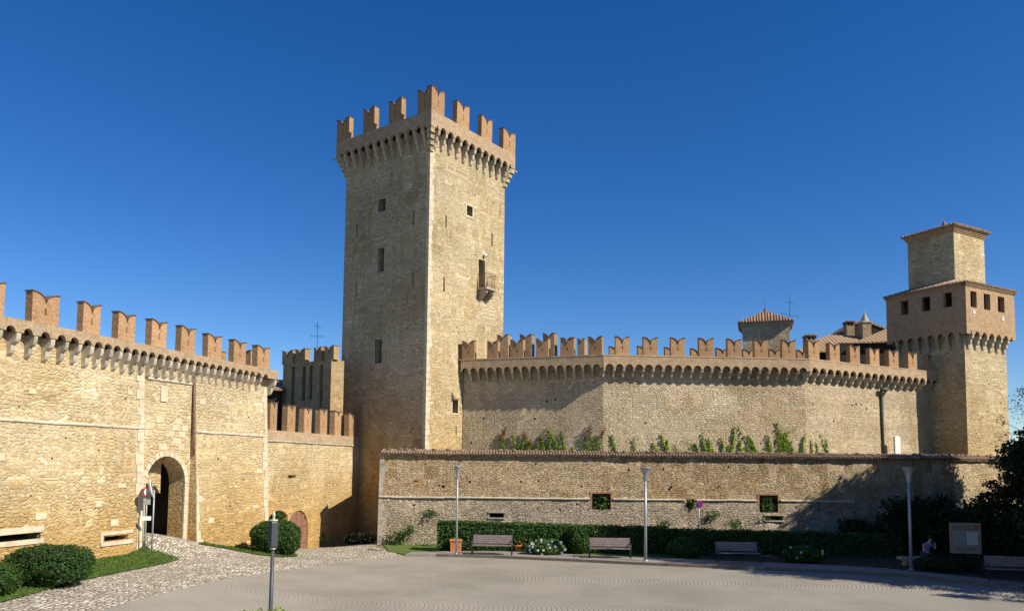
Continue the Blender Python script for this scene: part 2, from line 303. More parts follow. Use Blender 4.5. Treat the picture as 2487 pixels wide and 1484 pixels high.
# ground materials
def ground_mats():
    t = NT('porphyry_setts'); g = t.n('NewGeometry').outputs['Position']; sp = t.n('SeparateXYZ'); t.set(sp.inputs[0], g); X, Y = sp.outputs[0], sp.outputs[1]
    wb = t.noise(g, .6, 2, .5)
    W = 6.4
    q = t.math('SUBTRACT', t.math('FRACT', t.math('DIVIDE', t.math('ADD', Y, 100.0+1.1), W)), .5)
    f = t.math('MULTIPLY', t.math('MULTIPLY', q, q), 4*1.5)
    xx = t.math('ADD', t.math('ADD', X, f), t.math('MULTIPLY', wb, .25))
    l1 = t.math('ABSOLUTE', t.math('SUBTRACT', t.math('FRACT', t.math('DIVIDE', t.math('ADD', xx, 100.0), .15)), .5))
    row = t.math('FLOOR', t.math('DIVIDE', t.math('ADD', xx, 100.0), .15))
    l2 = t.math('ABSOLUTE', t.math('SUBTRACT', t.math('FRACT', t.math('DIVIDE', t.math('ADD', Y, t.math('MULTIPLY', row, .077)), .15)), .5))
    joint = t.math('MAXIMUM', t.ramp(l1, [(.34, 0.0), (.48, 1.0)]), t.math('MULTIPLY', t.ramp(l2, [(.40, 0.0), (.5, 1.0)]), .5))
    n1 = t.noise(g, .28, 5, .6); n2 = t.noise(g, 7, 4, .75); n3 = t.noise(g, .9, 4, .6)
    col = t.ramp(n1, [(.36, (.26,.23,.18)), (.5, (.32,.285,.23)), (.64, (.375,.33,.265))])
    col = t.mix(t.math('MULTIPLY', n2, .7), col, (.235,.215,.185,1)); col = t.mix(t.ramp(n3, [(.5, 0.0), (.75, .5)]), col, (.31,.295,.25,1))
    # jointing is worn away towards the left of the square
    fade = t.ramp(t.math('MULTIPLY_ADD', X, .09, .45), [(0.0, .18), (.6, 1.0)])
    col = t.mix(t.math('MULTIPLY', t.math('MULTIPLY', joint, fade), .6), col, (.125,.115,.10,1))
    t.bump(t.math('SUBTRACT', n2, t.math('MULTIPLY', joint, .6)), .012); M['square'] = t.out(col, .9)
    t = NT('river_cobbles'); g = t.n('NewGeometry').outputs['Position']
    v = t.n('TexVoronoi', {'Scale': 6.2, 'Randomness': 1.0}, voronoi_dimensions='2D', feature='F1'); t.set(v.inputs['Vector'], g)
    v2 = t.n('TexVoronoi', {'Scale': 6.2, 'Randomness': 1.0}, voronoi_dimensions='2D', feature='DISTANCE_TO_EDGE'); t.set(v2.inputs['Vector'], g)
    sep = t.n('SeparateColor'); t.set(sep.inputs[0], v.outputs['Color'])
    col = t.ramp(sep.outputs[0], [(0.0, (.30,.245,.18)), (.35, (.46,.39,.30)), (.7, (.60,.53,.42)), (1.0, (.80,.74,.62))])
    col = t.mix(t.ramp(v2.outputs['Distance'], [(.03, 1.0), (.12, 0.0)]), col, (.20,.165,.125,1))
    n1 = t.noise(g, .5, 4, .6); col = t.mix(t.ramp(n1, [(.42, 0.0), (.66, .55)]), col, (.33,.28,.21,1))
    t.bump(t.ramp(v2.outputs['Distance'], [(0.0, 0.0), (.35, 1.0)]), .05); M['cobble'] = t.out(col, .85)
    t = NT('lawn'); g = t.n('NewGeometry').outputs['Position']; n1 = t.noise(g, 3, 5, .7); n2 = t.noise(g, 30, 3, .8)
    col = t.mix(n2, t.ramp(n1, [(.35, (.055,.10,.015)), (.65, (.10,.175,.03))]), (.14,.19,.05,1)); t.bump(n2, .04); M['grass'] = t.out(col, .95)
    t = NT('dry_earth'); g = t.n('NewGeometry').outputs['Position']; n1 = t.noise(g, 1.2, 5, .7)
    M['earth'] = t.out(t.ramp(n1, [(.3, (.10,.12,.05)), (.5, (.16,.15,.08)), (.7, (.26,.21,.14))]), .95)
    t = NT('pavement_slabs'); g = t.n('NewGeometry').outputs['Position']
    b = t.n('TexBrick', {'Color1': (.27,.24,.21,1), 'Color2': (.32,.285,.25,1), 'Mortar': (.15,.135,.12,1), 'Scale': 1.0, 'Mortar Size': .012, 'Brick Width': .24, 'Row Height': .12}); t.set(b.inputs['Vector'], g)
    n2 = t.noise(g, 2.5, 4, .7); M['pave'] = t.out(t.mix(t.ramp(n2, [(.4, 0.0), (.7, .6)]), b.outputs[0], (.22,.20,.17,1)), .9)
    M['verge_shade'] = plain('verge_shade_paint', (.045,.045,.022), .95, .4, 2)  # dark colour carries the shade on the right of the verge
    M['kerb'] = plain('kerb_stone', (.17,.135,.10), .9, .2, 3)
ground_mats()

# ------------------------------------------------------------------ layout frames
FL = Fr((-12.19, 38.0), (.294, .956))                   # gate wall on the left
FS = Fr((-12.22, 38.05), (.256, .967))                  # small battlemented wall beyond it
KC = Vector((-5.03, 45.0)); KU = Vector((.594, .8045)); KW = 7.4
KR = Fr(KC, KU); KL = Fr(KC + KW*Vector((-.8045, .594)), (.8045, -.594))
R1 = Fr((-3.0, 47.7), (8.3, -2.7)); R2 = Fr((5.3, 45.0), (12.1, .9)); R3 = Fr((17.4, 45.9), (10.6, 5.6))
LEN1 = math.hypot(8.3, 2.7); LEN2 = math.hypot(12.1, .9); LEN3 = math.hypot(10.6, 5.6)
LW = Fr((-7.1, 42.0), (1, 0)); LWL = 30.9; LR = Fr((23.8, 42.0), (.873, .487))
TC = Vector((29.1, 49.4)); TU = Vector((.873, .487)); TW = 4.75
TR = Fr(TC, TU); TL = Fr(TC + TW*Vector((-.487, .873)), (.487, -.873))

# ------------------------------------------------------------------ terrain
cps = []
def cpf(fr, x, y, d=0.0):
    s, z = fr.hit(x, y, d); p = fr.p(s, z, d); cps.append(p)
for x, y in [(0, 1385), (120, 1366), (210, 1357), (260, 1346), (325, 1334)]: cpf(FL, x, y)
for x, y in [(352, 1297), (400, 1299), (445, 1306)]: cpf(FL, x, y)
for x, y in [(500, 1320), (570, 1327), (636, 1331)]: cpf(FL, x, y, .3)
for x, y in [(722, 1332), (785, 1327), (850, 1322)]: cpf(FS, x, y)
gz = cps[6][2]
for a in (3.0, 6.0):
    q = FL.p(-7.0, 0, -a); cps.append((q[0], q[1], gz+.15))
cps += [(-7.3, 41.6, .02), (-7.5, 45.5, -.25), (-4, 41.5, 0), (0, 41.6, 0), (10, 41.6, 0), (20, 41.6, 0), (30, 45, .2), (34, 40, .2),
        (-6, 37.5, .0), (-3.5, 38.5, .0), (-9.2, 36.6, .03), (-9.6, 33.4, .22), (-8.6, 30.4, .32), (-9.6, 27.0, .42), (-11.3, 23.4, .62), (-12.2, 19, .7), (-17, 16, 1.1), (-9, 15, .35), (-9.5, 20, .42), (-6.2, 24, .08), (-6, 30, .06), (-6, 34, .02), (-5, 18, .05)]
for gx in (-2, 4, 10, 17, 24, 31):
    for gy in (8, 14, 20, 26, 31, 36): cps.append((gx, gy, 0.0))
CP = np.array(cps)
def _phi(r): return np.sqrt(r*r+.8)
_A = _phi(np.hypot(CP[:, 0][:, None]-CP[:, 0], CP[:, 1][:, None]-CP[:, 1])) ; _n = len(CP)
_B = np.zeros((_n+1, _n+1)); _B[:_n, :_n] = _A - np.eye(_n)*.06; _B[:_n, _n] = 1; _B[_n, :_n] = 1
_wt = np.linalg.solve(_B, np.append(CP[:, 2], 0))
GX0, GX1, GY0, GY1, GS = -26.0, 38.0, 2.0, 62.0, .5
gxs = np.arange(GX0, GX1+1e-6, GS); gys = np.arange(GY0, GY1+1e-6, GS)
_GX, _GY = np.meshgrid(gxs, gys, indexing='ij')
GZ = (_phi(np.hypot(_GX[..., None]-CP[:, 0], _GY[..., None]-CP[:, 1])) @ _wt[:_n]) + _wt[_n]
GZ = np.where((_GX > -3.5) & (_GX < 33) & (_GY < 42), GZ*np.clip((-_GX-1.5)/2, 0, 1), GZ)
GZ = np.clip(GZ, -1.2, 3)
def g(x, y):
    i = min(max((x-GX0)/GS, 0), len(gxs)-1.001); j = min(max((y-GY0)/GS, 0), len(gys)-1.001); a, b = int(i), int(j); u, v = i-a, j-b
    return float(GZ[a, b]*(1-u)*(1-v)+GZ[a+1, b]*u*(1-v)+GZ[a, b+1]*(1-u)*v+GZ[a+1, b+1]*u*v)
def gh(x, y, dz=0.0):
    r = ray(x, y); t = 6.0
    while t < 90:
        P = CAMLOC + r*t
        if P.z <= g(P.x, P.y)+dz: break
        t += .03
    return P
mb = MB(); nx, ny = len(gxs), len(gys)
for i in range(nx):
    for j in range(ny): mb.v.append((gxs[i], gys[j], GZ[i, j]-.03))
for i in range(nx-1):
    for j in range(ny-1): mb.f.append([i*ny+j, (i+1)*ny+j, (i+1)*ny+j+1, i*ny+j+1]); mb.m.append(0); mb.smooth.append(True)
far = 2500
def edge(pts, q0, q1):
    for k in range(len(pts)-1):
        a, b = pts[k], pts[k+1]
        t0, t1 = k/(len(pts)-1), (k+1)/(len(pts)-1)
        qa = [q0[m]+(q1[m]-q0[m])*t0 for m in range(3)]; qb = [q0[m]+(q1[m]-q0[m])*t1 for m in range(3)]
        mb.add([a, b, qb, qa], [(0, 1, 2, 3)])
B = lambda i, j: (gxs[i], gys[j], GZ[i, j]-.03)
edge([B(i, 0) for i in range(nx)], (-far, -far, -1), (far, -far, -1))
edge([B(nx-1, j) for j in range(ny)], (far, -far, -1), (far, far, -30))
edge([B(i, ny-1) for i in range(nx-1, -1, -1)], (far, far, -30), (-far, far, -30))
edge([B(0, j) for j in range(ny-1, -1, -1)], (-far, far, -30), (-far, -far, -1))
tag(mb.build('ground', M['earth'], uv=False, recalc=True), kind='structure')
def sheet(name, poly, mat, off, kind='structure', thick=0.0):
    bm = bmesh.new(); vs = [bm.verts.new((p[0], p[1], 0)) for p in poly]; bm.faces.new(vs)
    bmesh.ops.triangulate(bm, faces=bm.faces[:])
    xs = [p[0] for p in poly]; ys = [p[1] for p in poly]
    for v in np.arange(math.floor(min(xs)/GS)*GS, max(xs), GS):
        bmesh.ops.bisect_plane(bm, geom=bm.verts[:]+bm.edges[:]+bm.faces[:], plane_co=(v, 0, 0), plane_no=(1, 0, 0))
    for v in np.arange(math.floor(min(ys)/GS)*GS, max(ys), GS):
        bmesh.ops.bisect_plane(bm, geom=bm.verts[:]+bm.edges[:]+bm.faces[:], plane_co=(0, v, 0), plane_no=(0, 1, 0))
    bmesh.ops.remove_doubles(bm, verts=bm.verts[:], dist=1e-4)
    for v in bm.verts: v.co.z = g(v.co.x, v.co.y)+off
    bmesh.ops.recalc_face_normals(bm, faces=bm.faces[:])
    if bm.faces[:] and sum(f.normal.z for f in bm.faces) < 0: bmesh.ops.reverse_faces(bm, faces=bm.faces[:])
    if thick:
        be = [e for e in bm.edges if e.is_boundary]; r = bmesh.ops.extrude_edge_only(bm, edges=be)
        for v in [q for q in r['geom'] if isinstance(q, bmesh.types.BMVert)]: v.co.z -= thick
    me = bpy.data.meshes.new(name); bm.to_mesh(me); bm.free(); me.materials.append(mat)
    o = bpy.data.objects.new(name, me); C.objects.link(o); tag(o, kind=kind); return o
P2 = lambda x, y: tuple(gh(x, y)[:2])
bound = [P2(*q) for q in [(235, 1484), (330, 1456), (420, 1433), (500, 1414), (570, 1401), (640, 1390), (720, 1380), (800, 1368), (850, 1359), (905, 1356), (960, 1352)]]
kerbpx = [(985, 1350), (1060, 1350.5), (1200, 1354), (1400, 1363), (1560, 1371), (1800, 1381), (2060, 1392), (2200, 1401), (2487, 1432)]
kerb = [P2(*q) for q in kerbpx]; kerb.append((25, 22.5)); kerb.append((33, 17))
sheet('square', [(-7.2, 8), ] + [(bound[0][0]-.6, bound[0][1]-2.2)] + bound + kerb + [(34, 8)], M['square'], .004)
path = [(-7.2, 8), (bound[0][0]-.6, bound[0][1]-2.2)] + bound + [P2(985, 1350), P2(960, 1341), (-7.1, 40.6), (-6.9, 42.2), (-7.0, 46.5), (-11.4, 50.5), (-12.6, 50.0)]
path += [FL.p(.2, 0, .2)[:2], FL.p(-4.9, 0, .0)[:2], FL.p(-5.1, 0, -6)[:2], FL.p(-7.6, 0, -6)[:2], FL.p(-7.6, 0, -.1)[:2], FL.p(-18, 0, -.1)[:2], (-21, 8)]
sheet('path', path, M['cobble'], -.008)
gl = [P2(*q) for q in [(0, 1463), (60, 1447), (180, 1413), (300, 1387), (435, 1358), (425, 1351), (395, 1342), (362, 1335)]]
gl += [FL.p(FL.hit(349, 1320)[0], 0, -.1)[:2], FL.p(-18, 0, -.1)[:2], (-21.5, 18), (gl[0][0]-2.4, gl[0][1]-1.9)]
sheet('lawn', gl, M['grass'], .03)
gs = [P2(*q) for q in [(482, 1320), (560, 1333), (620, 1345), (690, 1352), (722, 1350), (712, 1338)]] + [FL.p(0.1, 0, -.1)[:2], FL.p(-3.6, 0, -.1)[:2]]
sheet('lawn', gs, M['grass'], .03)
back = []
for i, k in enumerate(kerb):
    back.append((k[0]+.15, k[1]+ (2.0 if i > 1 else (.9, 1.3)[i])))
sheet('verge', [P2(945, 1338), P2(985, 1345)] + [(b[0], b[1]-.1) for b in back[1:]] + [(33, 44), (23.9, 42), (-6.9, 42)], M['grass'], .01)
sheet('painted_verge_shade', [(b[0], b[1]-.05) for b in back[5:]] + [(33, 44), (23.9, 42), (back[5][0]-1.5, 42)], M['verge_shade'], .03)  # dark sheet over the grass: tree shade painted onto the verge
sheet('pavement', [kerb[0]] + kerb[1:] + back[::-1], M['pave'], .11, thick=.14)
mb = MB()
for i in range(1, len(kerb)-1):
    a = Vector(kerb[i]); b = Vector(kerb[i+1]); n = (b-a).normalized(); n = Vector((n.y, -n.x)); L = (b-a).length; k = max(1, int(L))
    for q in range(k):
        p0 = a.lerp(b, q/k+.006/L); p1 = a.lerp(b, (q+1)/k-.006/L); j = random.uniform(-.004, .004)
        mb.hexa([(*(p0+n*.02), -.05), (*(p1+n*.02), -.05), (*(p1-n*.14), -.05), (*(p0-n*.14), -.05),
                 (*(p0+n*.02), .125+j), (*(p1+n*.02), .125+j), (*(p1-n*.14), .125+j), (*(p0-n*.14), .125+j)])
tag(mb.build('kerb', M['kerb']), kind='structure')
# raised terrace between the outer wall and the rampart
mb = MB(); mb.add([(-6.9, 42.6, 4.55), (23.8, 42.6, 4.55), (33, 47, 4.55), (33, 56, 4.55), (-3, 56, 4.55), (-6.2, 46, 4.55)], [(0, 1, 2, 3, 4, 5)])
tag(mb.build('terrace', M['earth']), kind='structure')

# ------------------------------------------------------------------ wall builders
def facade(mb, fr, s0, s1, z0, z1, ops=(), d=0.0, bat=0.0, wob=.035, mi=0, step=.6, inv=True):
    """front face with recessed openings; op = (sa,sb,za,zb,depth,kind,mi_reveal,mi_back)"""
    def cuts(a, b, ex):
        L = {round(a, 4), round(b, 4)}
        for q in ex:
            if a < q < b: L.add(round(q, 4))
        L = sorted(L); o = []
        for p, q in zip(L, L[1:]):
            n = max(1, int((q-p)/step)); o += [p+(q-p)*i/n for i in range(n)]
        return o+[L[-1]]
    S = cuts(s0, s1, [q for o in ops for q in o[:2]]); Z = cuts(z0, z1, [q for o in ops for q in o[2:4]])
    def D(s, z):
        e = min(1, max(0, min(s-s0, s1-s)/.5)); return d + bat*(z1-z) + wob*e*noise.noise(Vector((s*.9+fr.o.x, z*.9, 3.1)))
    b = len(mb.v)
    for s in S:
        for z in Z: mb.v.append(fr.p(s, z, D(s, z)))
    nz = len(Z)
    for i in range(len(S)-1):
        for j in range(nz-1):
            ms, mz = (S[i]+S[i+1])/2, (Z[j]+Z[j+1])/2
            if any(o[0] < ms < o[1] and o[2] < mz < o[3] for o in ops): continue
            mb.f.append([b+i*nz+j, b+(i+1)*nz+j, b+(i+1)*nz+j+1, b+i*nz+j+1]); mb.m.append(mi); mb.smooth.append(False)
    for o in ops:
        sa, sb, za, zb, dep, kind, mr, mk = o; N = 14
        if kind == 'arch':
            r = (sb-sa)/2; c = (sa+sb)/2; zs = zb-r; arc = [(c-r*math.cos(math.pi*k/N), zs+r*math.sin(math.pi*k/N)) for k in range(N+1)]
            for (a0, h0), (a1, h1) in zip(arc, arc[1:]):
                mb.quad(fr.p(a0, h0, D(a0, h0)), fr.p(a1, h1, D(a1, h1)), fr.p(a1, zb, D(a1, zb)), fr.p(a0, zb, D(a0, zb)), mi)
            ring = [(sa, za)]+arc+[(sb, za)]
        elif kind == 'seg':
            c = (sa+sb)/2; hh = (sb-sa)/2; rise = hh*.35; arc = [(sa+(sb-sa)*k/N, zb-rise*((sa+(sb-sa)*k/N-c)/hh)**2) for k in range(N+1)]
            for (a0, h0), (a1, h1) in zip(arc, arc[1:]):
                mb.quad(fr.p(a0, h0, D(a0, h0)), fr.p(a1, h1, D(a1, h1)), fr.p(a1, zb+.0001, D(a1, zb)), fr.p(a0, zb+.0001, D(a0, zb)), mi)
            ring = [(sa, za)]+arc+[(sb, za)]
        else: ring = [(sa, za), (sa, zb), (sb, zb), (sb, za)]
        n = len(ring); dd = D((sa+sb)/2, (za+zb)/2)-dep
        for k in range(n):
            (a0, h0), (a1, h1) = ring[k], ring[(k+1) % n]
            if kind == 'arch' and dep > 3 and k == n-1: continue      # the road runs in
            mb.quad(fr.p(a1, h1, D(a1, h1)), fr.p(a0, h0, D(a0, h0)), fr.p(a0, h0, dd), fr.p(a1, h1, dd), mr)
        if mk is not None: mb.add([fr.p(a, h, dd) for a, h in ring], [tuple(range(n))], mk)
    return D
def shell(mb, fr, s0, s1, z0, z1, th, bat=0.0, d=0.0, mi=0, ends=(1, 1), back=True, top=True):
    f0 = d+bat*(z1-z0)
    if ends[0]: mb.quad(fr.p(s0, z0, -th), fr.p(s0, z0, f0), fr.p(s0, z1, d), fr.p(s0, z1, -th), mi)
    if ends[1]: mb.quad(fr.p(s1, z0, f0), fr.p(s1, z0, -th), fr.p(s1, z1, -th), fr.p(s1, z1, d), mi)
    if back: mb.quad(fr.p(s1, z0, -th), fr.p(s0, z0, -th), fr.p(s0, z1, -th), fr.p(s1, z1, -th), mi)
    if top: mb.quad(fr.p(s0, z1, d), fr.p(s1, z1, d), fr.p(s1, z1, -th), fr.p(s0, z1, -th), mi)
def arcade(mb, fr, s0, s1, cents, r, zs, zt, out, th=.35, mi=0, rise=1.0):
    """overhanging parapet whose lower edge is a row of small arches"""
    pts = [(s0, zs)]
    for c in cents:
        for k in range(9):
            t = math.pi*k/8; a = c-r*math.cos(t)
            if s0 < a < s1: pts.append((a, zs+rise*r*math.sin(t)))
    pts.append((s1, zs))
    for (a, h), (b, k) in zip(pts, pts[1:]):
        if b-a > 1e-4: mb.quad(fr.p(a, h, out), fr.p(b, k, out), fr.p(b, zt, out), fr.p(a, zt, out), mi)
        lip = out-.17; mb.quad(fr.p(a, h, lip), fr.p(b, k, lip), fr.p(b, k, out), fr.p(a, h, out), mi)
        mb.quad(fr.p(a, h+.002, 0), fr.p(b, k+.002, 0), fr.p(b, k+.002, lip), fr.p(a, h+.002, lip), mi+1)   # soffit closed in near-black: the slots' shade is its colour
    mb.quad(fr.p(s0, zt, out), fr.p(s1, zt, out), fr.p(s1, zt, out-th), fr.p(s0, zt, out-th), mi)
    mb.quad(fr.p(s1, zs, out-th), fr.p(s0, zs, out-th), fr.p(s0, zt, out-th), fr.p(s1, zt, out-th), mi)
    mb.quad(fr.p(s0, zs, 0), fr.p(s0, zs, out), fr.p(s0, zt, out), fr.p(s0, zt, 0), mi)
    mb.quad(fr.p(s1, zs, out), fr.p(s1, zs, 0), fr.p(s1, zt, 0), fr.p(s1, zt, out), mi)
_cm = {}
def corbel_mesh(w, out, h, lobes, mats):
    mb = MB(); prof = [(0, 0)]
    for i in range(lobes):
        o1 = out*(lobes-i)/lobes; o0 = out*(lobes-i-1)/lobes; z0 = -h*i/lobes; z1 = -h*(i+1)/lobes; fl = (z0-z1)*.25
        prof.append((o1, z0)); prof.append((o1, z0-fl))
        for k in range(1, 5):
            t = math.pi/2*k/4; prof.append((o0+(o1-o0)*math.cos(t)*(1 if i < lobes-1 else 1), z0-fl-(z0-fl-z1)*math.sin(t)))
    prof.append((-.05, -h)); prof.append((-.05, 0))
    mb.prism([(-w/2, -y, z) for y, z in prof], (w, 0, 0))
    o = mb.build('corbel', mats, recalc=True); return o
def place(o, fr, s, z, d, parent, scale=None):
    o.parent = parent; p = Vector(fr.p(s, z, d)) - wloc(parent); o.location = p; o.rotation_euler = (0, 0, fr.ang)
    if scale: o.scale = scale
    return o
def corbels(fr, cents, w, out, h, lobes, zt, parent, mats, d=0.0, name='corbel'):
    protos = [corbel_mesh(w, out, h, lobes, m) for m in mats]; used = [False]*len(protos)
    for c in cents:
        k = random.randrange(len(protos)); sc = (random.uniform(.88, 1.1), random.uniform(.93, 1.0), random.uniform(.93, 1.04))
        if not used[k]: o = protos[k]; used[k] = True
        else: o = protos[k].copy(); C.objects.link(o)
        o.name = name; place(o, fr, c+random.uniform(-.015, .015), zt, d, parent, sc)
    for k, u in enumerate(used):
        if not u: bpy.data.objects.remove(protos[k])
def merlon_proto(w, t, h, notch, mat, slit=True, cope=True):
    mb = MB(); N = 8; hw = w/2
    def top(x): u = 1-abs(x)/hw; return h-notch*(1-math.sqrt(max(0, 1-u*u)))*1.0
    xs = sorted({round(q, 4) for k in range(N+1) for q in (-hw+hw*(1-(1-k/N)**1.6), hw-hw*(1-(1-k/N)**1.6))} | {-.022, .022})
    sz0, sz1 = h*.28, h*.52
    for a, b in zip(xs, xs[1:]):
        ta, tb = top(a), top(b); mid = slit and abs((a+b)/2) < .022
        rows = [(0, 0, ta, tb)] if not mid else [(0, 0, sz0, sz0), (sz1, sz1, ta, tb)]
        for (l0, l1, u0, u1) in rows:
            for y, fl in ((-t/2, 0), (t/2, 1)):
                q = [(a, y, l0), (b, y, l1), (b, y, u1), (a, y, u0)]
                mb.quad(*(q if not fl else q[::-1]))
        mb.quad((a, -t/2, ta), (b, -t/2, tb), (b, t/2, tb), (a, t/2, ta))
        if mid:
            mb.quad((a, -t/2, sz0), (b, -t/2, sz0), (b, t/2, sz0), (a, t/2, sz0)); mb.quad((a, t/2, sz1), (b, t/2, sz1), (b, -t/2, sz1), (a, -t/2, sz1))
    if slit:
        for x in (-.022, .022): mb.quad((x, -t/2, sz0), (x, t/2, sz0), (x, t/2, sz1), (x, -t/2, sz1))
    mb.quad((-hw, t/2, 0), (-hw, -t/2, 0), (-hw, -t/2, h), (-hw, t/2, h)); mb.quad((hw, -t/2, 0), (hw, t/2, 0), (hw, t/2, h), (hw, -t/2, h))
    o = mb.build('merlon', mat)
    if cope:
        mc = MB(); P = [(x*(1+.05*(abs(x)/hw)**3), top(x)) for x in xs]; e = .04; k = .035
        for (a, h0), (b, h1) in zip(P, P[1:]):
            mc.hexa([(a, -t/2-e, h0+.003), (b, -t/2-e, h1+.003), (b, t/2+e, h1+.003), (a, t/2+e, h0+.003), (a, -t/2-e, h0+k), (b, -t/2-e, h1+k), (b, t/2+e, h1+k), (a, t/2+e, h0+k)])
        mc.build('coping', M['copedark'], parent=o)
    return o
def put_merlons(proto, fr, spans, z, d, parent, w0):
    first = True
    for q in spans:
        a, b = q[:2]; hs = q[2] if len(q) > 2 else 1.0
        if first: o = proto; first = False
        else:
            o = proto.copy(); C.objects.link(o)
            for ch in proto.children:
                c = ch.copy(); C.objects.link(c); c.parent = o
        place(o, fr, (a+b)/2, z-.004, d, parent, ((b-a)/w0, random.uniform(.94, 1.04), hs*random.uniform(.955, 1.02))); o.rotation_euler = (random.uniform(-.012, .012), random.uniform(-.012, .012), fr.ang+random.uniform(-.012, .012))
def string_course(mb, fr, s0, s1, z, out, h=.10, mi=0, z2=None):
    n = max(2, int((s1-s0)/.7))
    for i in range(n):
        a = s0+(s1-s0)*i/n; b = s0+(s1-s0)*(i+1)/n-.008; j = random.uniform(-.012, .012); zz = z if z2 is None else z+(z2-z)*(i+.5)/n; o = out(a, zz) if callable(out) else out
        prof = [(0, -h/2), (.05, -h/2), (.085, -h*.2), (.085, h*.2), (.05, h/2), (0, h/2)]
        mb.prism([fr.p(a, zz+j+q, o-.03+p) for p, q in prof], Vector(fr.p(b, 0, 0))-Vector(fr.p(a, 0, 0)), mi)
SXY = lambda fr, x, y, d=0.0: fr.hit(x, y, d)[0]
ZXY = lambda fr, x, y, d=0.0: fr.hit(x, y, d)[1]

# ------------------------------------------------------------------ 1. gate wall on the left
zx = lambda q: q*.2794
GW = thing('gate_wall', 'sunlit golden rubble wall with arched gate, white corbels and brick swallowtail merlons', 'castle wall', FL.p(-6, .8, 0))
ZP = ZXY(FL, 285.5, 865, .45)                     # spring line of the arches
ZTOP = ZXY(FL, 162, 797, .45)
print('gate wall', ZP, ZTOP)
ac = [95, 248, 398, 538, 650, 765, 858, 942, 1022, 1103, 1178, 1253, 1325, 1398, 1468, 1535, 1603, 1668, 1730, 1790, 1852, 1912, 1972, 2030, 2090, 2145, 2198, 2252, 2312]
ay = [650-646+0 for _ in ac]
cent = []
for q in ac:
    x = zx(q); y = 800+(x-25)*.183; cent.append(SXY(FL, x, y, .45))
st = cent[1]-cent[0]
cent = [cent[0]-st*k for k in range(8, 0, -1)] + cent
ZS = ZXY(FL, 308, 872, .45); ZS = (ZS + ZP)/2 - .14
SE = 0.25
gL, gR = SXY(FL, 350, 1240), SXY(FL, 446, 1240)
gT = ZXY(FL, 400, 1106)
ZB = -1.0
wobd = {}
mbw = MB(); mbr = MB()
def op(fr, x0, y0, x1, y1, dep, kind='rect', mr=0, mk=1, d=0.0):
    a, b, z0, z1 = fr.rect(x0, y0, x1, y1, d); return (a, b, z0, z1, dep, kind, mr, mk)
ZW = ZS
# left of gate: slightly battered
bl = gL-.35; br = SXY(FL, 462, 1150)
slots = [op(FL, -60, 1298, 100, 1313, .7, d=.3), op(FL, 254, 1299, 312, 1311, .5, d=.3)]
putl = [op(FL, x, y, x+5, y+5, .18) for x, y in [(40, 985), (115, 1110), (230, 1090), (290, 1180), (180, 1235), (60, 1200), (300, 965), (150, 1060)]]
facade(mbw, FL, -20, bl, ZB, ZW, slots+putl, bat=.045, mi=0)
shell(mbw, FL, -20, bl, ZB, ZW, .9, bat=.045)
# gate bay
facade(mbw, FL, bl, br, ZB, ZW, [(gL, gR, ZB+.01, gT, .5, 'arch', 0, None)], d=-.02, mi=0, wob=.01)
shell(mbw, FL, bl, br, ZB, ZW, .9, ends=(0, 0), back=False, d=-.02)
# right of gate, stronger batter
D3 = facade(mbw, FL, br, 0.0, ZB, ZW, [op(FL, x, y, x+4, y+5, .18, d=.1) for x, y in [(520, 1110), (580, 1160), (600, 1010), (545, 1225)]], d=.08, bat=.05, mi=0)
shell(mbw, FL, br, 0.0, ZB, ZW, .9, bat=.05, d=.08)
mbw.fbox(FL, -20, .30, ZW+.002, ZTOP-.04, -.9, -.006)
mbw.build('wall', [M['gold'], M['dark_paint']], GW)
q = MB(); s_ = br-.03; dz = lambda z: .05*(ZW-z)+.08
q.tube([FL.p(s_, z_, dz(z_)*.55+.02) for z_ in (ZW-.15, 6.3, 5.4, 4.6)], [.06, .065, .055, .04], 8); q.build('rain_pipe', M['rust'], GW)
# inner gate arch leaf set back inside the passage
IF = Fr(FL.p(0, 0, -.52)[:2], FL.u); mbi = MB(); aL = gL+.12; aR = SXY(IF, 421, 1240)
facade(mbi, IF, gL-.6, gR+.6, ZB, gT+.5, [(aL, aR, ZB+.01, gT-.10, .28, 'arch', 0, None)], wob=.01)
mbi.build('inner_arch', [M['gold'], M['dark_paint']], GW)
zst_ = ZXY(FL, 100, 1024, .2)
mbi = MB()                                       # passage beyond, roofed and closed at its far end
mbi.fbox(FL, gL-.8, gL-.5, ZB, gT+.6, -7.5, -.81); mbi.fbox(FL, gR+.5, gR+.8, ZB, gT+.6, -7.5, -.81); mbi.fbox(FL, gL-.8, gR+.8, ZB, gT+.6, -7.9, -7.55); mbi.fbox(FL, gL-.8, gR+.8, gT+.61, gT+.9, -7.9, -.95)
mbi.build('passage', M['dark_paint'], GW)  # near-black walls: the passage's shade is in their colour
mbi = MB(); a = SXY(Fr(FL.p(0, 0, -.9)[:2], FL.u), 386, 1150); zq = ZXY(IF, 370, 1178); mbi.prism([FL.p(aL-.1, zq+.25, -.8), FL.p(a-.25, zq-.05, -.8), FL.p(a, zq-.35, -.8), FL.p(a, gT, -.8), FL.p(aL-.1, gT, -.8)], FL.n.to_3d()*-.15); mbi.build('lit_part_slab', M['gold'], GW, recalc=True)  # added slab cut to the lit part's outline, dark left below it
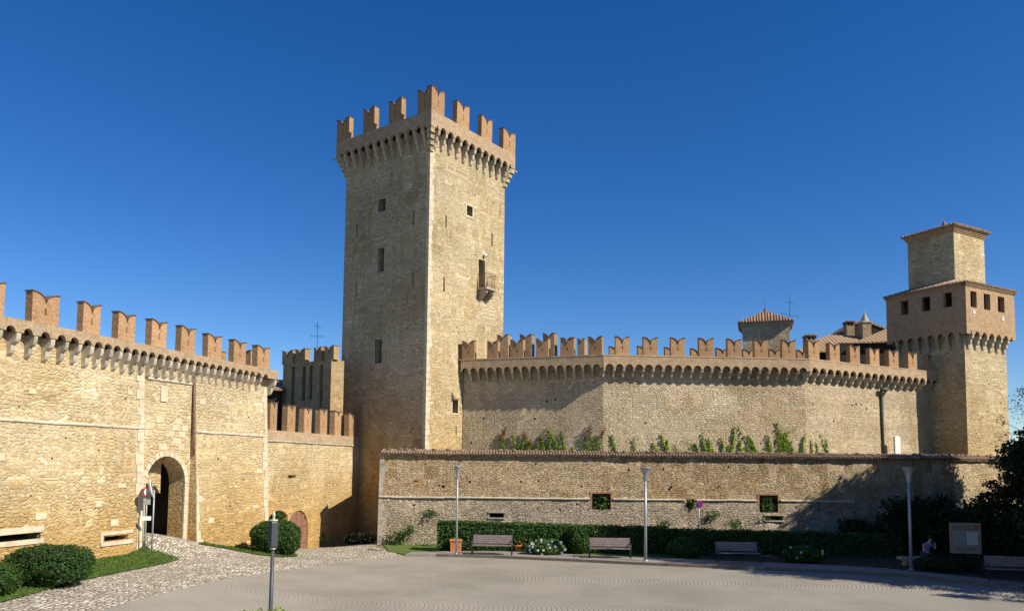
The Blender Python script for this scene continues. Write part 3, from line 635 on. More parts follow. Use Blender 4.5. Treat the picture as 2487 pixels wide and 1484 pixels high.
# pale voussoirs and jamb stones
mbq = MB(); r = (gR-gL)/2; c0 = (gL+gR)/2; zs = gT-r; N = 13
for k in range(N):
    t0 = math.pi*k/N+.012; t1 = math.pi*(k+1)/N-.012
    P = [FL.p(c0-rr*math.cos(t), zs+rr*math.sin(t), -.05) for rr, t in ((r-.005, t0), (r+.20, t0), (r+.20, t1), (r-.005, t1))]
    mbq.prism(P, FL.n.to_3d()*.075)
z = g(*FL.p(gR, 0, .1)[:2])-.3
while z < zs-.02:
    h = min(random.uniform(.28, .42), zs-z); mbq.fbox(FL, gR-.005, gR+.20, z, z+h-.012, -.05, .028)
    mbq.fbox(FL, gL-random.uniform(.24, .34), gL+.005, z, z+h-.012, -.05, .028); z += h
mbq.build('archivolt', M['arris'], GW, recalc=True)
mbq = MB(); rb_ = random.Random(17); used_ = []
for k in range(70):
    s_ = rb_.uniform(gL-.2, br-.5) if k < 34 else rb_.uniform(-18, -.6); z_ = gT+.25+rb_.randrange(0, 5)*.27 if k < 34 else rb_.uniform(1.2, 6.9); w_ = rb_.uniform(.26, .5); h_ = .25 if k < 34 else rb_.uniform(.12, .24)
    if any(abs(s_-a_) < .52 and abs(z_-b_) < .26 for a_, b_ in used_) or (k >= 34 and bl-.6 < s_ < br+.1) or (k >= 34 and abs(z_-zst_) < .4): continue
    used_.append((s_, z_)); bt, o_ = (.045, 0) if s_ < bl else ((0, -.02) if s_ < br else (.05, .08)); d0, d1 = bt*(ZW-z_)+o_, bt*(ZW-z_-h_)+o_; e_ = rb_.uniform(.014, .03)
    mbq.hexa([FL.p(s_, z_, d0+e_), FL.p(s_+w_, z_, d0+e_), FL.p(s_+w_, z_, d0-.1), FL.p(s_, z_, d0-.1), FL.p(s_+.02, z_+h_, d1+e_), FL.p(s_+w_-.02, z_+h_, d1+e_), FL.p(s_+w_-.02, z_+h_, d1-.1), FL.p(s_+.02, z_+h_, d1-.1)])
mbq.build('ashlar_blocks', M['block'], GW, recalc=True)
mbq = MB()
for (s_, w0) in ((bl, .16), (0.0, .2)):
    z = .6 if s_ < -1 else -.4
    while z < ZW-.05:
        h = min(random.uniform(.3, .5), ZW-z); wd = random.uniform(w0, w0+.25); b_ = (.045 if s_ < -1 else .05); o_ = (0 if s_ < -1 else .08)
        dd = b_*(ZW-z-h)+o_; dl = b_*(ZW-z)+o_
        mbq.hexa([FL.p(s_-wd, z, dl+.03), FL.p(s_+.012, z, dl+.03), FL.p(s_+.012, z, -.1), FL.p(s_-wd, z, -.1),
                  FL.p(s_-wd, z+h-.012, dd+.03), FL.p(s_+.012, z+h-.012, dd+.03), FL.p(s_+.012, z+h-.012, -.1), FL.p(s_-wd, z+h-.012, -.1)]); z += h
z = .2
while z < 3.6:
    h = random.uniform(.3, .5); wd = random.uniform(.12, .42); dd = .05*(ZW-z-h)+.08; dl = .05*(ZW-z)+.08
    mbq.hexa([FL.p(br+.02, z, dl+.025), FL.p(br+wd, z, dl+.025), FL.p(br+wd, z, dl-.06), FL.p(br+.02, z, dl-.06),
              FL.p(br+.02, z+h-.012, dd+.025), FL.p(br+wd, z+h-.012, dd+.025), FL.p(br+wd, z+h-.012, dd-.06), FL.p(br+.02, z+h-.012, dd-.06)]); z += h
mbq.build('quoins', M['arris'], GW, recalc=True)
# string courses
mbs = MB(); zst = ZXY(FL, 100, 1024, .2); print('string', zst, ZXY(FL, 560, 1050, .2))
string_course(mbs, FL, -20, bl+.03, zst, lambda s, z: .045*(ZW-z), .11); string_course(mbs, FL, br+.02, 0, zst, lambda s, z: .05*(ZW-z)+.08, .11)
string_course(mbs, FL, gL-.15, br-.1, ZXY(FL, 400, 923), -.01, .11)
mbs.build('string_course', M['corbel2'], GW, recalc=True)
mbs = MB(); a, b, z0, z1 = FL.rect(390, 936, 406, 974); mbs.fbox(FL, a, b, z0, z1, -.05, .03)
mbs.build('plaque', M['arris'], GW)
mbs = MB()                                          # frame round the loophole near the gate, sills
a, b, z0, z1 = FL.rect(250, 1296, 315, 1312, .3)
dq = lambda z: .045*(ZW-z)
mbs.fbox(FL, a-.12, b+.15, z1, z1+.12, 0, dq(z1)+.03); mbs.fbox(FL, a-.12, b+.15, z0-.14, z0, 0, dq(z0)+.05); mbs.fbox(FL, a-.12, a, z0, z1, 0, dq(z1)+.03)
mbs.build('loophole_frame', M['arris'], GW)
mbs = MB(); a, b, z0, z1 = FL.rect(-60, 1297, 100, 1313, .3); mbs.fbox(FL, a-.1, b+.1, z1, z1+.2, 0, dq(z1)+.03); mbs.fbox(FL, a-.1, b+.1, z0-.16, z0, 0, dq(z0)+.04)
mbs.build('loophole_frame', M['arris'], GW)
# parapet on arches
mba = MB(); arcade(mba, FL, cent[0]-st/2, .42, cent, .168, ZS+.40, ZTOP, .45, .35, 0, 1.05)
mba.build('parapet', [M['parbrick'], M['dark_paint']], GW)
cb = [(a+b)/2 for a, b in zip(cent, cent[1:])]
corbels(FL, cb + [.30], .15, .43, .76, 2, ZS+.40, GW, [M['corbel'], M['corbel2'], M['corbel2']])
mlx = [(-60, 8), (76, 141), (200, 242), (285, 325.5), (366, 402.5), (438.5, 472), (504, 538), (567, 596.5), (624.5, 654)]
spans = []
for a, b in mlx:
    ya = 790+a*.17
    spans.append((SXY(FL, a, ya, .45), SXY(FL, b, ya+8, .45)))
p0 = spans[0]; spans = [(p0[0]-3.6, p0[0]-2.6), (p0[0]-1.75, p0[0]-.8)] + spans
spans[2] = (spans[3][0]-1.75, spans[2][1])
ZMT = ZXY(FL, 84, 700, .45); print('merlon h', ZMT-ZTOP, [round(b-a, 2) for a, b in spans])
pm = merlon_proto(.9, .30, ZMT-ZTOP-.03, .36, M['brick'])
put_merlons(pm, FL, spans, ZTOP, .30, GW, .9)
ZTOPL = ZTOP
# return wall going back from the far corner
FB = Fr(FL.p(.42, 0, .10)[:2], (-.956, .294)); 
mba = MB(); q = Fr(FL.p(.38, 0, 0)[:2], (-.956, .294)); mba.fbox(q, .1, 5, ZB, ZTOP-.02, -.9, -.03)
mba.build('return_wall', M['parbrick'], GW)
pm = merlon_proto(.9, .30, ZMT-ZTOP-.03, .36, M['brick'], slit=False)
put_merlons(pm, q, [(.9, 1.8), (2.6, 3.5)], ZTOP-.02, -.2, GW, .9)

# ------------------------------------------------------------------ 2. small wall
SM = thing('curtain_wall', 'low sunlit curtain wall of small stones with six slim brick merlons before the keep', 'castle wall', FS.p(4.5, 0, 0))
SLEN = SXY(FS, 873, 1180); zst = ZXY(FS, 760, 1075); zsill = ZXY(FS, 760, 1052)
mbw = MB(); a, b, z0, z1 = FS.rect(700, 1152, 720, 1160); dr = FS.rect(700, 1239, 747, 1331)
ops = [(a, b, z0, z1, .5, 'rect', 0, 1), (dr[0]-.02, dr[1]+.02, -1.2, dr[3]+.02, .30, 'arch', 0, 1)]
nb = FS.rect(652, 1238, 698, 1320); ops.append((nb[0], nb[1], -1.2, nb[3], .7, 'seg', 0, 1))
ops += [op(FS, x, y, x+3, y+3, .15) for x, y in [(690, 1200), (770, 1180), (830, 1130), (800, 1170), (735, 1205)]]
facade(mbw, FS, 0.02, SLEN, -1.3, zsill, ops, mi=0); shell(mbw, FS, 0.02, SLEN, -1.3, zsill, .7)
mbw.build('wall', [M['gold'], M['dark_paint']], SM)
mbs = MB(); string_course(mbs, FS, .02, SLEN+.05, zst, 0.02, .12); mbs.build('string_course', M['corbel'], SM, recalc=True)
mbs = MB(); mbs.fbox(FS, .02, SLEN, zst+.07, zsill+.01, -.3, .03); mbs.build('parapet', M['parbrick'], SM)
sp = []
for x0, x1 in [(148, 208), (298, 368), (442, 508), (584, 645), (708, 765), (836, 898)]:
    X0, X1 = 613.6+x0*.2793, 613.6+x1*.2793; y = 746+ (1020+(x0-120)*.12)*.2793; sp.append((SXY(FS, X0, y), SXY(FS, X1, y)))
zt = ZXY(FS, 700, 746+838*.2793); print('small merlons', zt-zsill, [round(b-a, 2) for a, b in sp])
pm = merlon_proto(.8, .32, zt-zsill-.03, .3, M['brick']); put_merlons(pm, FS, sp, zsill+.01, -.15, SM, .8)
dm = MB()                                           # rusty plank door
rr = (dr[1]-dr[0])/2; c = (dr[0]+dr[1])/2
n = 7
for k in range(n):
    a0 = dr[0]+(dr[1]-dr[0])*k/n+.006; a1 = dr[0]+(dr[1]-dr[0])*(k+1)/n-.006; m_ = (a0+a1)/2; zt_ = dr[3]-rr+math.sqrt(max(.0, rr*rr-(m_-c)**2))
    dm.fbox(FS, a0, a1, -.75, zt_-.01, -.12, -.06+.01*(k % 2))
d_ = dm.build('door', M['wood'], SM); dm = MB()
for zz in (.0, .9): dm.fbox(FS, dr[0]+.25, dr[1]-.02, zz, zz+.05, -.05, -.03)
dm.build('hinge', M['rust'], d_)

# ------------------------------------------------------------------ 3. keep
KP = thing('keep', 'tall square stone keep, left face in shade, crowned with brick swallowtail merlons', 'tower', (KC.x, KC.y+5, 0))
OUT = .49
zc_r = ZXY(KR, 1083, 314, OUT); zsil = ZXY(KR, 1046, 264, OUT) ; ztip = ZXY(KR, 1047, 203, OUT); zcb = ZXY(KR, 1083, 367)
print('keep', zc_r, zsil, ztip, zcb, SXY(KR, 1218, 800), SXY(KL, 823, 800))
ZK = zc_r+.10
SPR = zc_r-.22
mbw = MB()
opsR = [op(KR, 1133, 500, 1147, 524, .5), op(KR, 1162.5, 630, 1177.5, 706, .7), op(KR, 1082, 522, 1085, 553, .4), op(KR, 1193.5, 565, 1196.5, 597, .4),
        op(KR, 1076.5, 672, 1080, 708, .4), op(KR, 1106.5, 1036, 1109, 1056, .3), op(KR, 1098, 972, 1112, 1002, .4)]
rp = random.Random(3)
for _ in range(26):
    x = rp.uniform(1050, 1215); y = rp.uniform(430, 1050)
    if any(abs(x-X) < 16 and y0-15 < y < y1+15 for X, y0, y1 in [(1140, 500, 524), (1170, 610, 730), (1083, 522, 553), (1195, 565, 597), (1078, 672, 708), (1107, 945, 1056)]): continue
    opsR.append(op(KR, x, y, x+2.4, y+3, .15))
opsL = [op(KL, 919, 483, 937, 513, .6), op(KL, 918, 602, 933, 660, .6), op(KL, 910.5, 824, 927, 881, .6), op(KL, 865, 545, 868, 577, .4), op(KL, 1004, 510, 1007, 546, .4), op(KL, 863, 688, 866, 720, .4), op(KL, 1002, 660, 1005, 700, .4)]
for _ in range(26):
    x = rp.uniform(838, 1025); y = rp.uniform(430, 1050)
    if any(abs(x-X) < 18 and y0-15 < y < y1+15 for X, y0, y1 in [(928, 480, 514), (926, 600, 662), (919, 822, 884), (866, 540, 580), (1005, 505, 550), (864, 685, 722), (1003, 655, 702)]): continue
    opsL.append(op(KL, x, y, x+2.6, y+3, .15))
facade(mbw, KR, 0, KW, -1, ZK, opsR, step=1.0, wob=.05); facade(mbw, KL, 0, KW, -1, ZK, opsL, step=1.0, wob=.05)
KB = Fr(KR.p(KW, 0)[:2], (-.8045, .594)); KBL = Fr(KB.p(KW, 0)[:2], (-.594, -.8045))
for fr in (KB, KBL): mbw.quad(fr.p(0, -1), fr.p(KW, -1), fr.p(KW, ZK), fr.p(0, ZK))
mbw.add([KR.p(0, ZK), KR.p(KW, ZK), KB.p(KW, ZK), KBL.p(KW, ZK)], [(0, 1, 2, 3)])
mbw.build('shaft', [M['keep'], M['dark_paint']], KP)
# pale corner quoins
mbq = MB(); z = .5
while z < SPR-.5:
    h = random.uniform(.28, .42); wd = random.uniform(.18, .42); e = .018; z1 = min(z+h-.012, SPR-.35)
    mbq.fbox(KR, -e, wd, z, z1, -.2, e); z += h
mbq.build('quoins', M['arris'], KP)
mba = MB(); NA = 12
for fr in (KL, KR, KB, KBL):
    L = KW+2*OUT; cs = [(-OUT+.42)+(L-.84)*k/(NA-1) for k in range(NA)]
    arcade(mba, fr, -OUT+.001, KW+OUT-.001, cs, .225, SPR, zsil, OUT, .4, 0, 1.0)
mba.build('parapet', [M['keeppar'], M['dark_paint']], KP)
cs = [(-OUT+.42)+(L-.84)*k/(NA-1) for k in range(NA)]; cbs = [(a+b)/2 for a, b in zip(cs, cs[1:])]
for fr in (KL, KR): corbels(fr, cbs, .17, OUT-.02, SPR-zcb+.25, 3, SPR, KP, [M['corbel'], M['corbel2']])
# big diagonal corner corbels
for fr, a0 in ((KL, 0.0), (KR, KW), (KR, 0.0)):
    mq = MB(); c2 = Vector(fr.p(a0, 0)[:2]); ctr = Vector(KR.p(KW/2, 0, -KW/2)[:2]); dg = (c2-ctr).normalized(); pd = Vector((dg.y, -dg.x))
    for k in range(4):
        zz0 = SPR-(k+1)*.32; zz1 = SPR-k*.32; o_ = (OUT*1.38-.03)*(4-k)/4; hw = .24-.02*k
        mq.prism([(*(c2+dg*-.3+pd*hw), zz0), (*(c2+dg*(o_-hw)+pd*hw), zz0), (*(c2+dg*o_), zz0), (*(c2+dg*(o_-hw)-pd*hw), zz0), (*(c2+dg*-.3-pd*hw), zz0)], (0, 0, zz1-zz0-.003))
    mq.build('corner_corbel', M['keep'], KP, recalc=True)
def k3(x): return 779+x*.2793
def sL(x0, y0, x1, y1, fr): return (SXY(fr, k3(x0), 166+y0*.2793, OUT), SXY(fr, k3(x1), 166+y1*.2793, OUT))
mr = [sL(1185, 440, 1290, 480, KR), sL(1400, 540, 1490, 590, KR)]; ml = [sL(370, 500, 466, 470, KL), sL(590, 430, 702, 380, KL)]
c1 = SXY(KR, k3(1075), 166+365*.2793, OUT); c2_ = SXY(KL, k3(838), 166+350*.2793, OUT); c3 = SXY(KR, k3(1590), 166+620*.2793, OUT); c4_ = SXY(KL, k3(245), 166+540*.2793, OUT)
print('keep merlons', mr, ml, c1, c2_, c3, c4_, 'h', ztip-zsil)
mh = ztip-zsil-.03
pm = merlon_proto(1.3, .37, mh, .5, M['brick']); put_merlons(pm, KR, [(-OUT+.004, c1), mr[0], mr[1], (c3, KW+OUT-.004)], zsil, OUT-.19, KP, 1.3)
pm = merlon_proto(1.3, .37, mh, .5, M['brick']); put_merlons(pm, KL, [(-OUT+.004, c4_), ml[0], ml[1], (c2_, KW+OUT-.006)], zsil, OUT-.192, KP, 1.3)
# window surrounds
def surround(fr, x0, y0, x1, y1, parent, mat, w=.12, o=.03, name='window_frame', d=0.0):
    a, b, z0, z1 = fr.rect(x0, y0, x1, y1, d); q = MB(); q.fbox(fr, a-w, b+w, z1, z1+w, -.1+d, o+d); q.fbox(fr, a-w, b+w, z0-w, z0, -.1+d, o+d); q.fbox(fr, a-w, a, z0, z1, -.1+d, o+d); q.fbox(fr, b, b+w, z0, z1, -.1+d, o+d)
    return q.build(name, mat, parent)
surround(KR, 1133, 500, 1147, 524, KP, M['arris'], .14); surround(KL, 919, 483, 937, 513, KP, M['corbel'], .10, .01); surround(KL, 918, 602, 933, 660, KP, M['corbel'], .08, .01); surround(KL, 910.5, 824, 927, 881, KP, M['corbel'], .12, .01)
surround(KR, 1098, 972, 1112, 1002, KP, M['arris'], .1)
q = MB(); a, b, z0, z1 = KR.rect(1097, 949, 1113, 969); q.prism([KR.p(a, z0, 0), KR.p(a, z1, 0), KR.p(a, z0+.1, .22), KR.p(a, z0, .22)], KR.u.to_3d()*(b-a)); q.build('window_hood', M['keep'], KP, recalc=True)
q = MB(); a, b, z0, z1 = KR.rect(1133, 500, 1147, 524); q.fbox(KR, (a+b)/2-.025, (a+b)/2+.025, z0, z1, -.3, -.25); q.fbox(KR, a, b, (z0+z1)/2-.02, (z0+z1)/2+.02, -.3, -.26); q.build('window_bars', M['rust'], KP)
# balcony under the tall doorway
a, b, zb0, zb1 = KR.rect(1162, 697, 1180, 706); q = MB(); q.fbox(KR, a-.1, a+.95, zb0-.02, zb0+.10, 0, .75)
bal = q.build('balcony', M['corbel'], KP)
for s_ in (a+.05, a+.7):
    q = MB(); q.prism([KR.p(s_, zb0-.02, 0), KR.p(s_, zb0-.02, .65), KR.p(s_, zb0-.22, .6), KR.p(s_, zb0-.75, .0)], KR.u.to_3d()*.16); q.build('bracket', M['corbel'], bal, recalc=True)
q = MB()
for k in range(9):
    s_ = a-.06+.97*k/8; q.tube([KR.p(s_, zb0+.1, .7), KR.p(s_, zb0+1.0, .7)], .011, 5)
for k in range(1, 6):
    for s_ in (a-.06, a+.91): q.tube([KR.p(s_, zb0+.1, .7*k/6), KR.p(s_, zb0+1.0, .7*k/6)], .011, 5)
q.tube([KR.p(a-.06, zb0+1.0, 0), KR.p(a-.06, zb0+1.0, .7), KR.p(a+.91, zb0+1.0, .7), KR.p(a+.91, zb0+1.0, 0)], .016, 5); q.build('railing', M['rust'], bal)
s_, z_ = KR.hit(1175, 620); q = MB(); q.lathe([(0, -.1), (.09, -.08), (.11, 0), (.07, .09), (0, .12)], KR.p(s_, z_, .12), 10); q.build('wall_light', M['white'], KP)
# spouts and lightning rod
for fr, s_, dr_ in ((KL, -OUT, -1), (KR, KW+OUT, 1)):
    q = MB(); p = Vector(fr.p(s_, zsil-1.0, OUT*.7)); q.tube([p, p+fr.u.to_3d()*dr_*.42], .055, 7); q.build('water_spout', M['corbel'], KP)
q = MB(); p = Vector(KR.p(.3, zsil+mh, .3)); q.tube([p, p+Vector((0, 0, 1.0))], .012, 5); q.build('lightning_rod', M['iron'], KP)

# ------------------------------------------------------------------ 4. rampart
RP = thing('rampart', 'long three-sided rampart with dark arched machicolations and brick swallowtail merlons', 'castle wall', (8, 46, 4.5))
RO = .55; zar = ZXY(R2, 1618, 885, RO); zrs = ZXY(R2, 1560, 862, RO); zrt = ZXY(R2, 1490, 814, RO); zrc = ZXY(R2, 1500, 919, .1)
print('ramp', zar, zrs, zrt, zrc)
RSP = zar-.225; RB = 3.0
mbw = MB(); rp = random.Random(5)
for fr, L in ((R1, LEN1), (R2, LEN2), (R3, LEN3)):
    ops = []
    for k in range(int(L*.9)):
        s_ = rp.uniform(.4, L-.5); z_ = rp.choice([5.6, 6.9, 8.1])+rp.uniform(-.2, .2)
        if all(abs(s_-o[0]) > .35 for o in ops): ops.append((s_, s_+.12, z_, z_+.12, .25, 'rect', 0, 1))
    facade(mbw, fr, 0, L, RB, RSP+.34, ops, bat=.012, step=.7)
    shell(mbw, fr, 0, L, RB, RSP+.34, 1.2, bat=.012, ends=(1, 1))
mbw.build('wall', [M['ramp'], M['dark_paint']], RP)
mba = MB(); allc = []
for fr, L, n in ((R1, LEN1, 16), (R2, LEN2, 21), (R3, LEN3, 18)):
    e = RO*.12
    cs = [e*0+L*(k+.5)/n for k in range(n)]; arcade(mba, fr, 0.0 if fr is R1 else -RO*.22, L+(RO*.22 if fr is not R3 else 0)+.04*(fr is R1), cs, L/n*.39, RSP, zrs, RO, .35, 0, 1.0)
    cb = [L*k/n for k in range(1 if fr is R1 else 0, n+ (fr is R3))]
    allc.append((fr, cb, n))
mba.build('parapet', [M['parbrick'], M['dark_paint']], RP)
mba = MB()
for fr, L in ((R1, LEN1), (R2, LEN2), (R3, LEN3)): mba.fbox(fr, -.1, L+.1, zrs-.06, zrs+.012, RO-.38, RO+.018+.003*(fr is R2))
mba.build('parapet_coping', M['parbrick'], RP)
for fr, cb, n in allc: corbels(fr, cb, .12, RO-.02, RSP-zrc, 2, RSP, RP, [M['corbel2'], M['corbel'], M['corbel2']], d=.0)
X1 = lambda q: 1078.0+q*.2794
X2 = lambda q: 1741.0+q*.2905
rh = zrt-zrs-.03
sp = [(SXY(R1, X1(a), 875, RO), SXY(R1, X1(b), 875, RO)) for a, b in [(158, 265), (375, 468), (578, 690), (800, 908), (1010, 1128), (1255, 1375)]]
pm = merlon_proto(.8, .4, rh, .42, M['brick'], slit=True); put_merlons(pm, R1, [(a, b) for a, b in sp], zrs+.012, RO-.19, RP, .8)
sp = [(SXY(R2, X1(a), 862, RO), SXY(R2, X1(b), 862, RO)) for a, b in [(1493, 1613), (1735, 1858), (1975, 2095), (2220, 2345)]]
sp += [(SXY(R2, X2(a), 865, RO), SXY(R2, X2(b), 865, RO)) for a, b in [(90, 205), (318, 430), (548, 660)]]
pm = merlon_proto(.8, .3, rh, .42, M['brick']); put_merlons(pm, R2, sp, zrs+.012, RO-.16, RP, .8)
sp = [(SXY(R3, X2(a), 885, RO), SXY(R3, X2(b), 885, RO)) for a, b in [(772, 862), (948, 1032), (1117, 1200), (1282, 1362), (1442, 1522), (1602, 1676), (1757, 1800)]]
print('r3', [round(b-a, 2) for a, b in sp])
pm = merlon_proto(.8, .3, rh, .42, M['brick']); put_merlons(pm, R3, sp, zrs+.012, RO-.16, RP, .8)
# inner row of merlons behind the walk
IW = thing('inner_parapet', 'second row of brick merlons seen between the front merlons of the rampart', 'castle wall', (8, 49.5, 4.5))
RI = Fr(R2.p(-1.2, 0, -3.2)[:2], R2.u); mbw = MB(); mbw.fbox(RI, 0, 14.4, 4.6, zrs-.2, -.6, 0); mbw.build('wall', M['ramp'], IW)
sp = []
for a in (1440, 1690, 1925, 2150, 2372): sp.append((SXY(RI, X1(a), 845), SXY(RI, X1(a), 845)+.85))
for a in (225, 440, 672): sp.append((SXY(RI, X2(a), 850), SXY(RI, X2(a), 850)+.8))
zi = ZXY(RI, X1(1450), 838)
pm = merlon_proto(.8, .3, zi-(zrs-.2)-.03, .34, M['brick'], slit=False); put_merlons(pm, RI, sp, zrs-.2, -.2, IW, .8)
IB = thing('corner_bastion_parapet', 'taller worn stone merlons rising behind the shaded left section of rampart', 'castle wall', (-.5, 50.5, 4.5))
RJ = Fr(R1.p(0, 0, -2.2)[:2], R1.u); mbw = MB(); mbw.fbox(RJ, 1.0, 8.6, 4.6, zrs+.1, -.7, 0); mbw.build('wall', M['oldbrick'], IB)
KK = lambda q: 1119.15+q*.15
sp = [(SXY(RJ, KK(a), 850), SXY(RJ, KK(b), 850)) for a, b in [(585, 765), (948, 1140), (1330, 1515)]]
sp += [(SXY(RJ, KK(1640), 850), SXY(RJ, KK(1790), 850), .80), (SXY(RJ, KK(1885), 850), SXY(RJ, KK(2000), 850), .74)]
zj = ZXY(RJ, KK(1500), 796+60*.15)
pm = merlon_proto(1.0, .75, zj-zrs-.13, .38, M['oldbrick'], slit=False); put_merlons(pm, RJ, sp, zrs+.1, -.38, IB, 1.0)
# down pipe and white tablet on the terrace
DP = thing('drain_pipe', 'dark drain pipe with forked head down the right section of rampart', 'drain pipe', R3.p(SXY(R3, 2143, 1020), 4.6, .2))
q = MB(); s_ = SXY(R3, 2143, 1020, .1); zt = ZXY(R3, 2143, 962, .1); q.tube([R3.p(s_, 4.5, .12), R3.p(s_, zt, .12)], .085, 8); q.build('pipe', M['green'], DP)
q = MB(); q.tube([R3.p(s_, zt, .12), R3.p(s_-.22, zt+.25, .14), R3.p(s_-.2, zt+.5, .3)], .07, 7); q.tube([R3.p(s_, zt, .12), R3.p(s_+.22, zt+.22, .14), R3.p(s_+.3, zt+.55, .32)], .07, 7); q.tube([R3.p(s_-.24, zt+.42, .25), R3.p(s_+.34, zt+.46, .28)], .12, 8); q.build('fork', M['green'], DP)
a, b, z0, z1 = R3.rect(2170, 1057, 2183, 1090, .6); q = MB(); m_ = (a+b)/2; hw = (b-a)/2
pts = [(a, 4.4), (b, 4.4)]+[(m_+hw*math.cos(math.pi*k/8), z1-.12+.12*math.sin(math.pi*k/8)) for k in range(9)]
q.prism([R3.p(s_, z_, .6) for s_, z_ in pts], R3.n.to_3d()*.12)
q.build('stone_tablet', M['white'], origin=R3.p(m_, 4.5, .6), tagd=('small white round-topped slab standing at the foot of the rampart', 'stone slab'), recalc=True)

# ------------------------------------------------------------------ 5. low outer wall
OW = thing('outer_wall', 'long low outer wall of grey-brown rubble under a coping of old tiles', 'wall', (8, 42.2, 0))
zcop = ZXY(LW, 1500, 1108); zls = ZXY(LW, 1500, 1211, .2); print('low', zcop, zls)
BAT = .07; mbw = MB()
def dl(z): return BAT*(zcop-z)
w1 = LW.rect(1438, 1197, 1483, 1236, .15); w2 = LW.rect(1668, 1211, 1686, 1233, .15); w3 = LW.rect(1844, 1201, 1889, 1243, .15)
s1_ = LW.rect(1189, 1244, 1224, 1255, .2); s2_ = LW.rect(1858, 1251, 1902, 1262, .2)
rp = random.Random(9); ph = []
for _ in range(34):
    s_ = rp.uniform(.6, LWL-.8); z_ = rp.choice([4.15, 2.05, 3.2])+rp.uniform(-.2, .2)
    if all(not (o[0]-.4 < s_ < o[1]+.3) for o in (w1, w2, w3, s1_, s2_)) and abs(z_-zls) > .25: ph.append((s_, s_+rp.uniform(.08, .16), z_, z_+rp.uniform(.08, .13), .22, 'rect', 0, 1))
opsU = [(q[0], q[1], zls, q[3], .8, 'rect', 2, 1) for q in (w1, w2, w3)] + [o for o in ph if o[2] > zls]
opsD = [(q[0], q[1], q[2], zls, .8, 'rect', 2, 1) for q in (w1, w2, w3)] + [(q[0], q[1], q[2], q[3], .6, 'rect', 0, 1) for q in (s1_, s2_)] + [o for o in ph if o[3] < zls]
facade(mbw, LW, 0, LWL, zls, zcop, opsU, bat=BAT, step=.45, wob=.07, mi=0)
facade(mbw, LW, 0, LWL, -.5, zls, opsD, bat=BAT, d=dl(zls)+.0, step=.45, wob=.07, mi=3)
shell(mbw, LW, 0, LWL, -.5, zcop, .6, bat=BAT)
L5 = 9.0
facade(mbw, LR, 0, L5, -.5, zcop-.02, [], bat=BAT, step=.6, wob=.07, mi=0); shell(mbw, LR, 0, L5, -.5, zcop-.02, .6, bat=BAT)
# return of the wall at its left end, back to the keep
LB = Fr((-7.1, 46.6), (0, -1)); mbw.quad((-7.1, 46.8, -1), (-7.1, 42.5, -1), (-7.1, 42.5, zcop), (-7.1, 46.8, zcop), 0); mbw.quad((-7.1, 42.5, zcop), (-6.5, 42.5, zcop), (-6.5, 46.8, zcop), (-7.1, 46.8, zcop), 0)
mbw.build('wall', [M['low'], M['dark_paint'], M['rustbrick'], M['lowdark']], OW)
mbq = MB(); z = 0.0
while z < zcop-.05:
    h = min(random.uniform(.25, .45), zcop-z); wd = random.uniform(.2, .45); da, db = dl(z)+.02, dl(z+h)+.02
    mbq.hexa([LW.p(-.015, z, da), LW.p(wd, z, da), LW.p(wd, z, -.2), LW.p(-.015, z, -.2), LW.p(-.015, z+h-.01, db), LW.p(wd, z+h-.01, db), LW.p(wd, z+h-.01, -.2), LW.p(-.015, z+h-.01, -.2)]); z += h
mbq.build('quoins', M['corbel'], OW)
mbs = MB(); ss = [0]+[v for q in (w1, w2, w3) for v in (q[0]-.12, q[1]+.12)]+[25.5]
for a, b in zip(ss[::2], ss[1::2]): string_course(mbs, LW, a, b, zls, lambda s, z: dl(z)+.03, .10)
mbs.build('string_course', M['corbel2'], OW, recalc=True)
for q in (w1, w3):                                  # brick surrounds
    f = MB(); a, b, z0, z1 = q
    f.fbox(LW, a-.10, a, z0, z1+.09, 0, dl(z1)+.045); f.fbox(LW, b, b+.05, z0, z1+.09, 0, dl(z1)+.045); f.fbox(LW, a, b, z1, z1+.09, 0, dl(z1)+.045); f.build('window_frame', M['rustbrick'], OW)
for q in (s1_, s2_):
    f = MB(); a, b, z0, z1 = q; f.fbox(LW, a-.06, b+.06, z1, z1+.07, 0, dl(z1)+.07); f.fbox(LW, a-.06, b+.06, z0-.07, z0, 0, dl(z0)+.07); f.build('loophole_frame', M['corbel'], OW)
def tiles(fr, L, z, d0, name, parent, step=.155, side=0, jit=.02):
    q = MB(); n = int(L/step); q.fbox(fr, -.06, L+.03, z-.02, z+.05, -.75, d0-.05)
    rr = random.Random(1)
    for i in range(n):
        s_ = (i+.5)*step; j = rr.uniform(-jit, jit); jz = rr.uniform(-.015, .02)
        for (da, db, za, zb) in ((d0+j, d0-.38, z+.02+jz, z+.13+jz), (d0-.30, -.72, z+.125+jz, z+.235+jz)):
            P = []
            for (d_, zz) in ((da, za), (db, zb)):
                for k in range(6): t = math.pi*k/5; P.append(fr.p(s_-step*.5*math.cos(t)*1.02, zz+step*.62*math.sin(t), d_))
            q.add(P, [(k, k+1, 7+k, 6+k) for k in range(5)], 0, True)
            q.add([fr.p(s_-step*.42*math.cos(math.pi*k/5), za+step*.5*math.sin(math.pi*k/5), da-.02) for k in range(6)], [(0, 1, 2, 3, 4, 5)], 1)
        if rr.random() < .10: q.tube([fr.p(s_-.1, z+.30, -.3), fr.p(s_+.12, z+.31, -.28)], .06, 6)
    return q.build(name, [M['tile'], M['copedark']], parent)
tiles(LW, LWL, zcop, .22, 'tile_coping', OW); tiles(LR, L5, zcop-.02, .22, 'tile_coping', OW, .17)

